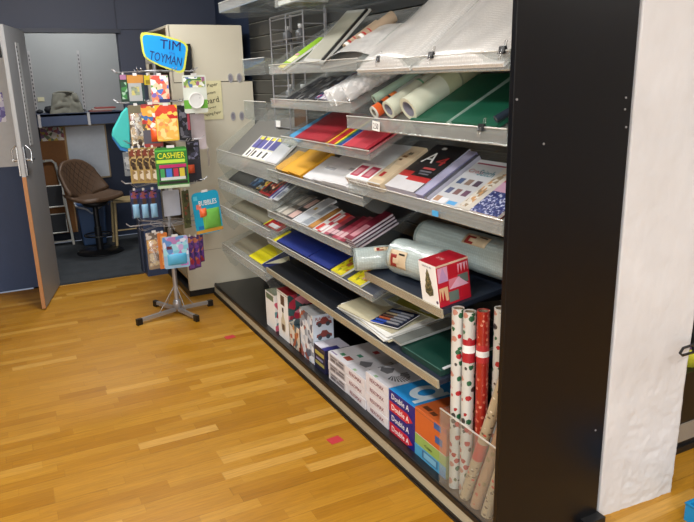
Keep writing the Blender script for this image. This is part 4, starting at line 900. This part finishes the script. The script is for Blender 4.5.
for ti, z in enumerate(tiers):
    mb = MB(); mb.pipe((0, 0, z-.008), (0, 0, z+.008), .05, .044, METAL)
    mb.tube([(.13*math.cos(k*math.pi/8), .13*math.sin(k*math.pi/8), z) for k in range(16)], .0028, METAL, 5, True)
    col_ = build('ring', mb, sp)
    for k in range(8):
        a = k*math.pi/4+.25+ti*.1; mb = MB()
        for o_ in (-.012, .012):
            px, py = -math.sin(a)*o_, math.cos(a)*o_; ca, sa = math.cos(a), math.sin(a)
            mb.tube([(.045*ca+px, .045*sa+py, z), (.26*ca+px, .26*sa+py, z-.006), (.285*ca+px, .285*sa+py, z+.015)], .0024, METAL, 5)
        build('hook', mb, sp)
ss = thing('toy_sign', 'bright blue toy seller sign with yellow border topping the spinner', 'sign', T(.99, 4.5, 1.66))
def sgn(inset, y0, y1, m):
    P = [(-.105, .248), (-.02, .238), (.115, .200), (.142, .185), (.155, .165), (.156, .145), (.128, .025), (.118, .006), (.10, -.002), (.08, .0), (-.03, .040), (-.10, .078), (-.125, .10), (-.134, .13), (-.138, .215), (-.133, .235), (-.122, .245)]
    c = (0, .12); Q = [(c[0]+(x-c[0])*(1-inset), c[1]+(z-c[1])*(1-inset*1.3)) for x, z in P]
    return MB().prism(Q, 'y', y0, y1, m)
build('sign_border', sgn(0, 0, .006, mat('#c9cc52', .4)), ss); build('sign_face', sgn(.09, -.001, .001, mat('#1492dc', .4)), ss)
NVY = mat('#1a1660', .5)
text('TIM', ss, .045, -.0025, .170, .13, .055, NVY, 'front', extra=Matrix.Rotation(R(8), 4, 'Y'))
text('the', ss, .05, -.0025, .122, .04, .018, mat('#2a6ac0', .5), 'front', extra=Matrix.Rotation(R(8), 4, 'Y'))
text('TOYMAN', ss, .008, -.0025, .088, .205, .055, NVY, 'front', extra=Matrix.Rotation(R(13), 4, 'Y'))
build('sign_stem', MB().cyl((-.045, .1, .02), (-.045, .1, .12), .008, METAL), ss)
# packs hanging on the spinner
def pack(name, label, cat, x, y, ztop, w, h, back, art=(), rz=0, blister=None, tilt=0, hole=True, t=.004, group=None, txt=(), film=False, rt=.0):
    o = thing(name, label, cat, Matrix.Translation((x, y, ztop)) @ Matrix.Rotation(R(rz), 4, 'Z') @ Matrix.Rotation(R(tilt), 4, 'Y'), group)
    r_ = rt or min(w, h)*.08
    poly = []
    for cx, cz, a0 in ((w/2-r_, -r_, 0), (-w/2+r_, -r_, 90), (-w/2+r_, -h+r_, 180), (w/2-r_, -h+r_, 270)):
        for k in range(4): a = R(a0+k*30); poly.append((cx+r_*math.cos(a), cz+r_*math.sin(a)))
    build('backing_card', MB().prism(poly, 'y', 0, t*.4, back), o)
    a = MB()
    for i, (x0, x1, z0, z1, m) in enumerate(art): a.box((x0-.5)*w, (x1-.5)*w, -.0006-.0002*i, 0, -(1-z0)*h, -(1-z1)*h, m)
    if art: build('printed_panel', a, o)
    if hole: build('hang_tab', MB().box(-w*.12, w*.12, -.001, .001, -.004, .012, mat('#d8d8d8', .4)), o)
    if blister:
        x0, x1, z0, z1, dep, m = blister
        build('contents', MB().grid(lambda u, v: ((x0+(x1-x0)*u-.5)*w, -dep*(math.sin(math.pi*u)*math.sin(math.pi*v))**.5-.001, -(1-(z0+(z1-z0)*v))*h), 14, 14, m), o)
    for (s, cx, cz, tw, th_, m) in txt: text(s, o, (cx-.5)*w, -.0028, -(1-cz)*h, tw*w, th_*h, m, 'front')
    return o
P_ = printed
pack('toy_card', 'narrow green and pink toy card at the top left of the spinner', 'toy pack', .737, 4.6, 1.66, .05, .174, mat('#38463c', .4), [(.1, .9, .8, .97, mat('#b07aa0', .4)), (.15, .9, .1, .7, P_('tA', ['#4c8a50', '#2c3c34', '#a8c8b0', '#3c5a48'], 40))], 10)
pack('toy_card', 'orange-topped toy card with a grey picture at the top tier', 'toy pack', .794, 4.5, 1.651, .10, .177, mat('#2c4444', .4), [(0, 1, .72, 1, mat('#b8823c', .4)), (.04, .85, .10, .72, mat('#a4a8a8', .4)), (.2, .7, .3, .6, P_('tB', ['#8c9a80', '#a0a8a0', '#7c8478', '#c0b870'], 60))], 0)
pack('toy_card', 'small yellow header card beside the orange-topped one', 'toy pack', .871, 4.5, 1.649, .044, .06, mat('#c8b428', .4), [(.2, .8, .1, .5, mat('#8c7c28', .4))])
pack('toy_card', 'multicoloured toy card under the blue sign', 'toy pack', .912, 4.35, 1.646, .11, .18, mat('#c8a0b0', .4), [(.02, .98, .1, .98, P_('tD', ['#4878c8', '#e08868', '#5ca850', '#f0e8e4', '#7868b8', '#e05848', '#f0c8a8'], 38)), (.6, .9, .86, .97, W_), (.05, 1, .0, .07, mat('#c8d0a8', .4)), (.4, 1, .08, .2, mat('#2c2c5c', .4))], -4)
pack('toy_card', 'white and green card holding a round white toy plate', 'toy pack', 1.169, 4.5, 1.643, .16, .243, mat('#d4dad0', .35), [(.05, .95, .68, .95, P_('tE', ['#e4e8e0', '#9c6888', '#5878a8', '#7c9c50', '#eef0ea', '#c8c878'], 50)), (0, .3, .12, .35, mat('#6cb040', .4)), (.7, 1, .12, .35, mat('#6cb040', .4)), (.2, .8, .86, .9, mat('#4c7c40', .4))], 4)
pl_ = [o for o in bpy.data.objects if o.get('label') == 'white and green card holding a round white toy plate'][0]
build('toy_plate', MB().cyl((.0, -.012, -.16), (.0, -.0015, -.16), .048, mat('#dcdedc', .3), seg=28).pipe((.0, -.016, -.16), (.0, -.012, -.16), .052, .044, mat('#f0f0ee', .3), seg=28), pl_, 'round white toy plate')
def pouch(u, v): return (.112*(u-.5)*(.35+.65*v), -.02*math.sin(math.pi*u), -.273*v)
o = thing('toy_pouch', 'turquoise cloth pouch hanging at the left of the spinner', 'toy pouch', Matrix.Translation((.70, 4.56, 1.46)) @ Matrix.Rotation(R(8), 4, 'Y'))
build('cloth_body', MB().prism([(.03, .0), (.05, -.02), (.062, -.27), (.0, -.255), (-.055, -.19), (-.05, -.15), (.0, -.04)], 'y', -.03, .0, mat('#3ab4b0', .6, 0, .15, 12, .3)), o, bevel=.008)
build('hem', MB().prism([(.062, -.27), (.0, -.255), (-.055, -.19), (-.05, -.205), (.0, -.275), (.06, -.285)], 'y', -.032, .002, mat('#1c6aa8', .6)), o, 'blue hem')
pack('mask_pack', 'bag of brown and white animal masks on the second tier', 'toy pack', .779, 4.5, 1.467, .10, .257, mat('#7c7460', .4), [(.05, .95, .0, .8, P_('tM', ['#e4dccc', '#4c3c30', '#8c7c60', '#a84030', '#f0ece0', '#5c5040', '#c8a878'], 42)), (0, 1, .82, .98, mat('#74705c', .4))], 6, (.1, .9, .1, .8, .02, FILM))
pack('ball_pack', 'orange and red toy pack on the second tier', 'toy pack', .841, 4.35, 1.474, .115, .263, mat('#983430', .4), [(.0, .98, .35, .95, P_('tO', ['#c83c28', '#e8a03c', '#3468a8', '#e8d088', '#a82c28', '#5c5438', '#f0ece8'], 40, seed=2)), (0, .9, .08, .4, mat('#4c4c58', .4))], -5, (.4, .95, .12, .45, .03, mat('#e05a28', .4)))
pack('candy_pack', 'red and yellow snack-like toy bag, brightest on the second tier', 'toy pack', .925, 4.3, 1.466, .136, .22, mat('#e0b83c', .4), [(.0, 1, .62, 1, P_('tC', ['#c82c24', '#e8c030', '#d04030', '#d84830', '#f0d060'], 34)), (.04, .95, .05, .62, P_('tC2', ['#f0b858', '#f0c878', '#e89858', '#f4d890'], 40))], -3)
pack('toy_card', 'dark toy pack hanging behind right of the snack-like bag', 'toy pack', 1.082, 4.5, 1.455, .086, .233, mat('#2a2a30', .4), [(.1, .9, .1, .9, P_('tDk', ['#2a2a30', '#40404c', '#5c5c70', '#242428', '#7c7c88'], 40)), (.75, .95, .3, .8, mat('#b04858', .4))], 12)
for i, (x, y, z) in enumerate(((.723, 4.45, 1.203), (.758, 4.41, 1.207), (.790, 4.37, 1.21), (.824, 4.33, 1.213))):
    pack('animal_card', ['leftmost brown toy dinosaur card on the third tier', 'second brown toy dinosaur card from the left', 'third brown toy dinosaur card from the left', 'brown toy dinosaur card touching the green cash card'][i], 'toy pack', x, y, z, .055, .225, mat('#a48c54', .4), [(.05, .95, .7, .95, P_('an', ['#b49c68', '#5c3c2c', '#d8c8a8', '#7c3c30'], 60)), (.1, .9, .38, .7, P_('an2', ['#4c3c30', '#a88c58', '#2c2420', '#b09868'], 50)), (.2, .9, .05, .35, P_('an3', ['#d8ccb8', '#b89c60', '#8c7450'], 40))], 4, group='brown toy dinosaur cards on the third tier')
cs = pack('cashier_card', 'green toy card reading CASHIER with coloured play money tokens', 'toy pack', .931, 4.3, 1.207, .20, .258, mat('#2f7c30', .4), [(0, .98, .9, .94, mat('#58b848', .4)), (.03, .92, .62, .70, mat('#b8e048', .4)), (.1, .95, .50, .58, mat('#b82868', .4)), (.08, .95, .2, .5, mat('#28303c', .4)), (.12, .25, .24, .48, mat('#3c9c58', .4)), (.3, .48, .24, .48, mat('#3c70c8', .4)), (.53, .68, .28, .48, mat('#b82c48', .4)), (.72, .88, .24, .48, mat('#c8b83c', .4)), (.12, .9, .2, .27, mat('#c8d0d0', .4)), (.05, .95, .1, .17, mat('#1c201c', .4)), (0, 1, .0, .07, mat('#b8c8b0', .4))], -3, txt=[('CASHIER', .5, .8, .85, .14, mat('#e8e830', .4))])
pack('toy_card', 'dark bagged toy with an orange disc right of the green cash card', 'toy pack', 1.136, 4.55, 1.221, .096, .283, mat('#34343c', .4), [(.1, .9, .55, .95, P_('d3', ['#4c4c60', '#303038', '#7c7c98', '#26262c'], 40))], 10, (.0, .5, .22, .42, .015, mat('#d85830', .4)))
for i, (x, y, z) in enumerate(((.714, 4.5, .928), (.765, 4.46, .930), (.815, 4.42, .935))):
    pack('figure_pack', ['left bagged blue toy figure on the fourth tier', 'middle bagged blue toy figure on the fourth tier', 'right bagged blue toy figure on the fourth tier'][i], 'toy pack', x, y, z, .062, .19, mat('#2c3450', .4), [(.1, .9, .7, .98, P_('fg', ['#3c3c88', '#5c4c90', '#241c30', '#8c4c50'], 60)), (.3, .7, .45, .7, mat('#4c3428', .4))], 5, (.15, .85, .02, .5, .015, mat('#7ca8c8', .4)), group='bagged blue toy figures on the fourth tier')
pack('blank_card', 'plain pale grey card back behind the spinner pole', 'card', .969, 4.6, .89, .115, .179, mat('#b4b8c4', .5), rz=0)
pack('toy_card', 'narrow olive toy card seen almost edge-on, left of the Bubbles card', 'toy pack', 1.033, 4.45, .903, .055, .258, mat('#5c5c3c', .4), [(.2, .9, .1, .9, P_('ol', ['#5c5c3c', '#7c8448', '#8c4c38', '#44442c'], 40))], 20)
bb = pack('bubbles_card', 'large turquoise rounded toy card reading Bubbles, jutting out right', 'toy pack', 1.145, 4.38, .893, .19, .285, mat('#1c9cc4', .35), [(.0, 1, .02, .10, mat('#c89438', .4)), (.1, .9, .12, .2, mat('#2470b8', .4)), (.12, .3, .6, .72, mat('#d87868', .4)), (.06, .2, .82, .92, mat('#58c0dc', .4))], 6, (.3, .95, .1, .58, .02, mat('#6cb04c', .4)), tilt=-4, rt=.03, txt=[('BUBBLES', .56, .74, .66, .12, W_)])
build('toy_part', MB().grid(lambda u, v: (-.055+.05*u, -.025*(math.sin(math.pi*u)*math.sin(math.pi*v))**.5-.002, -.17+.06*v), 10, 10, mat('#e06838', .4)), bb, 'orange toy piece')
pack('toy_card', 'tan and brown bagged toy on the lowest tier', 'toy pack', .802, 4.45, .644, .111, .252, mat('#8c7c68', .4), [(.05, .95, .45, .8, P_('tn', ['#c8863c', '#d8a050', '#a86c34', '#e0b870'], 40)), (.1, .9, .1, .45, P_('tn2', ['#6c5444', '#a89478', '#4c3c34', '#c8b898'], 40)), (0, 1, .82, 1, P_('tn3', ['#9c9490', '#c8c0b8', '#6c645c'], 50))], 5, (.1, .9, .08, .8, .02, FILM))
pack('toy_card', 'slim orange toy card on the lowest tier left of the pale blue one', 'toy pack', .841, 4.38, .649, .065, .244, mat('#c87438', .4), [(.3, .9, .1, .9, P_('og', ['#d88848', '#b85c30', '#e0a868'], 40))], 3)
pack('toy_card', 'pale blue and lilac toy card facing front on the lowest tier', 'toy pack', .905, 4.3, .634, .165, .215, mat('#8cb4d4', .35), [(.02, .98, .4, .98, P_('bl5', ['#7cc0d8', '#b8a0d0', '#5c8cc8', '#d0d4e8', '#a878b0', '#98d0e0'], 34)), (.15, .35, .6, .7, mat('#5c2438', .4)), (.65, .95, .06, .16, mat('#b878c0', .4))], -4, (.15, .9, .1, .45, .015, mat('#4ca4cc', .4)))
for i, (x, y, z, h) in enumerate(((1.025, 4.4, .598, .236), (1.078, 4.45, .582, .225), (1.118, 4.5, .58, .199))):
    pack('toy_card', ['purple and red toy card touching the pale blue one', 'purple and red toy card, middle of three', 'purple and red toy card, outermost right'][i], 'toy pack', x, y, z, .05, h, mat('#5c3868', .4), [(.1, .9, .05, .95, P_('pr', ['#5c3c8c', '#a83848', '#3c3c7c', '#c87858', '#7c4c98'], 40))], 15, group='purple and red toy cards')
pack('toy_card', 'silver-grey toy pack behind the dinosaur cards at the left', 'toy pack', .728, 4.7, 1.157, .06, .16, mat('#8c949c', .35), [(.1, .9, .2, .8, P_('sv', ['#a0a8b0', '#6c7480', '#c8ccd0'], 40))], 0)
pack('blank_card', 'pale lilac bag of paper hanging right of the round plate toy', 'bag', 1.20, 4.62, 1.39, .10, .24, mat('#c4b8bc', .5), rz=0)
pack('toy_tool', 'tiny grey utensil hanging alone from a hook at the right', 'toy pack', 1.225, 4.5, 1.165, .014, .12, mat('#807870', .4))
# ------------------------------------------------------------------ storeroom contents
ws = thing('wall_shelf_unit', 'grey wall unit with a dark blue shelf through the doorway', 'shelf', T(.75, 7.45, 1.2))
mb = W2(MB(), ws); mb.box(.20, 1.19, 7.46, 7.49, 1.20, 2.12, GREY); build('back_panel', mb, ws)
mb = W2(MB(), ws); mb.box(.30, 1.13, 7.20, 7.46, 1.31, 1.335, mat('#2a3650', .5)); mb.box(.30, 1.13, 7.20, 7.22, 1.22, 1.33, mat('#3c4a66', .5)); build('shelf_board', mb, ws, 'dark blue shelf board')
for x in (.335, .785):
    mb = W2(MB(), ws); mb.box(x-.012, x+.012, 7.445, 7.46, 1.36, 1.93, mat('#a8a8aa', .4, .3))
    for k in range(14): mb.box(x-.005, x+.005, 7.443, 7.446, 1.38+k*.038, 1.40+k*.038, mat('#3c3c40', .4))
    mb.box(x-.012, x+.012, 7.185, 7.2, 1.21, 1.335, mat('#b8b8ba', .4, .3)); build('upright', mb, ws, 'pale slotted upright')
jk = thing('jacket', 'grey folded jacket on the storeroom shelf', 'jacket', T(.60, 7.33, 1.336))
def jf(u, v):
    x = -.16+.32*u; z = .20*v*(1-.15*abs(u-.5)); w = 1-.35*v
    return (x*w, -.09+.03*v-.03*math.sin(u*7)*.5+.012*noise.noise(Vector((u*6, v*6, 1))), z-.035*(1-v)*(.3+noise.noise(Vector((u*4, 0, 3)))))
build('cloth_front', MB().grid(jf, 26, 16, mat('#6c6c62', .85, 0, .15, 20, .3)), jk, solid=.03)
build('collar', MB().tube([(-.10, -.05, .185), (-.05, -.07, .20), (.02, -.075, .20), (.08, -.05, .19)], .013, mat('#5c5c54', .85), 8), jk)
bg = MB().lathe([(0, 0), (.05, .005), (.06, .035), (.045, .065), (0, .075)], mat('#14161c', .8), 18)
tag(build('dark_bag', bg, M=T(.455, 7.33, 1.336)), 'small black bag left of the grey jacket', 'bag')
tag(build('dark_bag', MB().lathe([(0, 0), (.03, .005), (.032, .03), (0, .045)], mat('#14161c', .8), 14), M=T(.355, 7.33, 1.336)), 'tiny black pouch at the left end of the storeroom shelf', 'bag')
tag(build('note', MB().box(.36, .42, 7.455, 7.459, 1.45, 1.49, mat('#c8c4a4', .6))), 'small cream note stuck above the black bag', 'note')
for i in range(3): tag(build('book', MB().box(.81+.03*i, 1.02+.02*i, 7.25, 7.40, 1.336+.014*i, 1.349+.014*i, mat(('#7c4c44', '#a89890', '#8c3c38')[i], .6))), ('bottom', 'middle', 'top')[i] + ' book of the flat pile on the storeroom shelf', 'book')
ck = thing('cork_board', 'brown cork panel below the storeroom shelf', 'board', T(.45, 7.49, .7))
mb = W2(MB(), ck); mb.box(.30, .56, 7.47, 7.495, .10, 1.06, mat('#8a5c34', .8, 0, .15, 60)); build('cork', mb, ck); mb = W2(MB(), ck); mb.box(.555, .57, 7.465, 7.495, .10, 1.2, mat('#b08a5c', .6)); build('frame_strip', mb, ck)
tag(build('poster', MB().box(.34, .555, 7.475, 7.485, 1.03, 1.195, printed('flowerposter', ['#c8c4b8', '#7c5c88', '#b8a03c', '#d8d4cc', '#9c4c60', '#5c6c4c', '#e0dcd0'], 34))), 'flowery poster above the cork panel', 'poster')
wb = thing('whiteboard', 'framed whiteboard on the storeroom wall behind the bar stool', 'whiteboard', T(.77, 7.49, .9))
mb = W2(MB(), wb); mb.box(.575, .955, 7.475, 7.488, .66, 1.19, mat('#cdd4dc', .3)); build('writing_surface', mb, wb)
mb = W2(MB(), wb)
for a in ((.565, .967, 1.19, 1.203), (.565, .967, .645, .66)): mb.box(a[0], a[1], 7.468, 7.49, a[2], a[3], mat('#a89474', .5))
for x in (.563, .955): mb.box(x, x+.014, 7.468, 7.49, .65, 1.2, mat('#a89474', .5))
build('frame', mb, wb)
# step ladder
la = thing('step_ladder', 'folded white step ladder with dark treads by the open door', 'step ladder', T(.40, 7.30, 0))
WM = mat('#cfcfc8', .4)
mb = W2(MB(), la); mb.tube([(.50, 7.32, .0), (.475, 7.36, .45), (.435, 7.40, .84), (.40, 7.40, .87), (.33, 7.40, .87)], .013, WM, 8); mb.tube([(.30, 7.34, .87), (.34, 7.38, .87)], .012, WM, 8); mb.tube([(.24, 7.32, 0), (.26, 7.40, .86)], .012, WM, 8); mb.tube([(.26, 7.40, .87), (.36, 7.40, .87)], .012, WM, 8); build('front_frame', mb, la)
mb = W2(MB(), la); mb.tube([(.27, 7.40, .03), (.5, 7.40, .03)], .009, WM, 8); mb.tube([(.27, 7.41, .03), (.28, 7.41, .7)], .009, WM, 8); mb.tube([(.5, 7.40, .03), (.46, 7.42, .7)], .009, WM, 8); build('rear_frame', mb, la)
for z0, z1 in ((.14, .33), (.41, .62)):
    mb = W2(MB(), la); mb.box(.26, .46, 7.33, 7.345, z0, z1, mat('#20242a', .6)); mb.tube([(.26, 7.325, z0), (.465, 7.325, z0), (.455, 7.345, z1), (.26, 7.345, z1)], .009, WM, 6); build('tread', mb, la, 'dark rubber tread')
# bin
bi = thing('waste_bin', 'blue plastic bin with a white liner behind the bar stool', 'bin', T(.70, 7.28, 0))
build('bin_body', MB().prism([(-.11, 0), (.11, 0), (.14, .42), (-.14, .42)], 'y', -.09, .09, mat('#34527c', .5)), bi, bevel=.01)
build('liner', MB().tube([(-.14, -.095, .41), (-.05, -.105, .38), (.0, -.11, .33), (.05, -.105, .37), (.14, -.095, .42), (.14, .095, .42), (-.14, .095, .42)], .010, mat('#c8ccd4', .5), 6, True), bi, 'white bin liner')
# bar stool
st = thing('bar_stool', 'brown quilted bar stool on a round black base in the doorway', 'stool', T(.705, 6.86, 0))
LE = mat('#55402f', .55, 0, .12, 25, .15)
def seat(u, v):
    # u across 0..1, v: 0 front edge .. 1 top of the back
    w = .275-.02*v; x = (u-.5)*2
    if v < .45:
        q = v/.45; yy = -.21+.34*q; zz = .54-.025*math.sin(math.pi*q)+.05*abs(x)**2.5*(.3+q)
    else:
        q = (v-.45)/.55; yy = .13+.10*q+.02*math.sin(q*2)-.10*abs(x)**2*(1-.3*q); zz = .54+.05*abs(x)**2.5*1.2*(1-q)+.36*q*(1-.30*abs(x)**3)
    xx = w*x*(1-.25*max(0, v-.6)) * (1-.35*max(0, .12-v)/.12)
    return (xx, yy, zz)
Ms = Matrix.Rotation(R(42), 4, 'Z')
mb = MB(); mb.M = Ms; mb.grid(seat, 22, 30, LE); build('seat_shell', mb, st, 'brown quilted seat and backrest', solid=.035)
mb = MB(); mb.M = Ms
for k in range(-4, 6):
    for sgn_ in (1, -1):
        pts = []
        for i in range(14):
            v = .50+.46*i/13; u = .5+sgn_*((v-.7)*1.0)+k*.13
            if .04 < u < .96: p = Vector(seat(u, v)); pts.append((p.x, p.y-.019, p.z))
        if len(pts) > 2: mb.tube(pts, .0022, mat('#2c201c', .7), 4)
build('quilting', mb, st)
build('seat_base', MB().lathe([(0, .46), (.10, .46), (.13, .50), (0, .50)], mat('#1c1c1e', .5), 20), st)
build('pole', MB().cyl((0, 0, .02), (0, 0, .48), .026, BLACK).cyl((0, 0, .02), (0, 0, .25), .034, BLACK), st)
build('footrest', MB().tube([(.13*math.cos(R(a)), .13*math.sin(R(a)), .17) for a in range(0, 360, 20)], .008, BLACK, 6, True).tube([(-.13, 0, .17), (.13, 0, .17)], .007, BLACK), st)
build('base_plate', MB().lathe([(0, .03), (.03, .03), (.05, .015), (.215, .008), (.22, 0), (0, 0)], mat('#16171a', .3, .3), 32), st)
lv = MB(); lv.M = Ms; lv.tube([(.05, 0, .475), (.16, .0, .47), (.18, -.02, .44)], .005, CHROME); build('height_lever', lv, st)
# wooden chair leg beside
sc = thing('wooden_stool', 'pale gold legged stool half hidden behind the spinner', 'stool', T(1.02, 7.10, 0))
GD = mat('#a8946a', .45, 0, .08)
build('seat', MB().box(-.13, .13, -.12, .12, .44, .47, GD), sc, bevel=.006)
for x, y in ((-.11, -.10), (.11, -.10), (-.11, .10), (.11, .10)): build('leg', MB().tube([(x*1.25, y*1.2, 0), (x, y, .44)], .014, GD, 8), sc)
build('stretcher', MB().tube([(-.12, -.11, .16), (.12, -.11, .16)], .008, GD, 6), sc)
# navy counter face right of doorway
cn = thing('low_cupboard', 'navy blue cupboard against the back wall behind the spinner', 'cupboard', T(1.0, 5.7, 0))
build('carcass', MB().box(-.06, .11, -.02, .12, .0, .72, mat('#2b3a58', .5)), cn); build('top', MB().box(-.065, .115, -.03, .12, .72, .74, mat('#35456a', .5)), cn)
# ------------------------------------------------------------------ right side aisle
rg = thing('black_gondola', 'black shelving unit glimpsed right of the white pillar', 'shelving', T(2.9, 1.9, 0))
mb = W2(MB(), rg); mb.box(2.27, 3.6, 1.66, 2.1, .02, .05, BLACK); mb.box(2.27, 3.6, 1.648, 1.66, .0, .028, BLACK); build('kickboard', mb, rg)
mb = W2(MB(), rg); mb.box(2.27, 3.6, 1.655, 1.67, .05, .135, mat('#8c867c', .4)); build('ticket_strip', mb, rg, 'beige ticket strip')
mb = W2(MB(), rg); mb.box(2.27, 3.6, 1.66, 2.1, .135, .37, mat('#141210', .4)); build('drawer_front', mb, rg)
mb = W2(MB(), rg); mb.box(2.27, 3.6, 2.08, 2.1, .37, 1.9, BLACK); build('back_panel', mb, rg)
mb = W2(MB(), rg); mb.box(2.27, 3.6, 1.75, 2.08, .78, .80, BLACK); build('shelf_panel', mb, rg)
ho = thing('wire_basket_hook', 'black wire loop poking out above the right shelf unit', 'hook', T(2.40, 1.60, .50))
build('wire_arm', MB().tube([(0, .06, .10), (0, .48, .10)], .005, BLACK, 8).tube([(0, .06, .065), (0, .48, .065)], .005, BLACK, 8), ho)
build('wire_loop', MB().tube([(0, .06, .10), (-.27, -.15, .135), (-.38, -.185, .158), (-.402, -.19, .145), (-.38, -.185, .130), (-.27, -.15, .105), (0, .06, .065)], .005, BLACK, 8), ho)
for i, (x, c1, c2) in enumerate(((2.50, '#7a5c98', '#c8c83c'), (2.62, '#5c8c4c', '#e0e0d8'))):
    o = thing('small_jar', ['purple and yellow jar on the right shelf unit', 'green jar on the right shelf unit'][i], 'jar', T(x, 1.72, .37))
    build('jar_body', MB().lathe([(0, 0), (.035, 0), (.036, .07), (.03, .08), (0, .08)], mat(c2, .4), 18), o); build('lid', MB().lathe([(0, .115), (.03, .115), (.032, .08), (0, .08)], mat(c1, .4), 18), o)
bt = thing('blue_crate', 'bright blue plastic crate at the lower right edge of the floor', 'crate', T(2.135, 1.225, 0))
bm = mat('#1486c0', .4)
build('crate_body', MB().box(-.10, .10, -.12, .12, .0, .012, bm).box(-.10, -.09, -.12, .12, .012, .07, bm).box(.09, .10, -.12, .12, .012, .07, bm).box(-.09, .09, -.12, -.11, .012, .07, bm).box(-.09, .09, .11, .12, .012, .07, bm), bt)
build('rim', MB().tube([(-.10, -.12, .07), (.10, -.12, .07), (.10, .12, .07), (-.10, .12, .07)], .005, bm, 6, True), bt)
# tape marks
for (x, y, l) in ((1.127, 3.966, 'faded red tape square on the parquet, nearer the spinner'), (1.16, 2.482, 'red tape square on the parquet by the paper reams')):
    tag(build('tape_mark', MB().box(-.032, .032, -.027, .027, 0, .0008, mat('#b83038', .5)), M=T(x, y, 0, R(5))), l, 'tape')
# ------------------------------------------------------------------ light
def light(lab, x, y, w, h, power, z=2.68, col=(1, .985, .96)):
    f = thing('added_ceiling_light', lab, 'light', T(x, y, z))  # unseen fixtures, added as light sources for the room
    build('housing', MB().box(-w/2-.03, w/2+.03, -h/2-.03, h/2+.03, .02, .07, WHITE), f)
    l = bpy.data.lights.new('lamp', 'AREA'); l.shape = 'RECTANGLE'; l.size = w; l.size_y = h; l.energy = power; l.color = col
    o = bpy.data.objects.new('lamp', l); COL.objects.link(o); o.parent = f; o.location = (0, 0, 0)
light('added long ceiling light over the aisle in front of the shelving', -.5, 1.2, .3, 1.5, 62)
light('added long ceiling light over the aisle nearest the toy spinner', .55, 3.9, .3, 1.5, 50)
light('added long ceiling light nearest the added shop window', .5, -1.2, .3, 1.5, 70)
light('added long ceiling light over the right hand aisle', 3.6, .2, .3, 1.5, 50)
light('added short ceiling light in the storeroom', .7, 6.75, .6, .2, 24, 2.66)
# unseen window and daylight lamp, added to light the room from front left
l = bpy.data.lights.new('added_daylight', 'AREA'); l.shape = 'RECTANGLE'; l.size = 3.6; l.size_y = 1.9; l.energy = 170; l.color = (.92, .96, 1)
o = bpy.data.objects.new('added_daylight', l); COL.objects.link(o); o.location = (-1.3, -3.1, 1.5); o.rotation_euler = (R(84), 0, R(-12))
wn = MB().box(-3.15, .55, -3.2, -3.185, .5, 2.5, mat('#dfe8f0', .15))
wn = struct('added_window_1', wn)
fm = MB()
for x in (-3.18, -1.3, .55): fm.box(x, x+.04, -3.2, -3.16, .46, 2.54, mat('#d8d8d6', .5))
for z in (.46, 2.5): fm.box(-3.18, .59, -3.2, -3.16, z, z+.04, mat('#d8d8d6', .5))
build('added_window_frame', fm, wn)
w = bpy.data.worlds.new('world'); bpy.context.scene.world = w; w.use_nodes = True
w.node_tree.nodes['Background'].inputs[0].default_value = (.7, .8, 1, 1); w.node_tree.nodes['Background'].inputs[1].default_value = .3
vs = bpy.context.scene.view_settings; vs.view_transform = 'Standard'; vs.look = 'None'; vs.gamma = 1; vs.use_curve_mapping = False; vs.exposure = 0.05
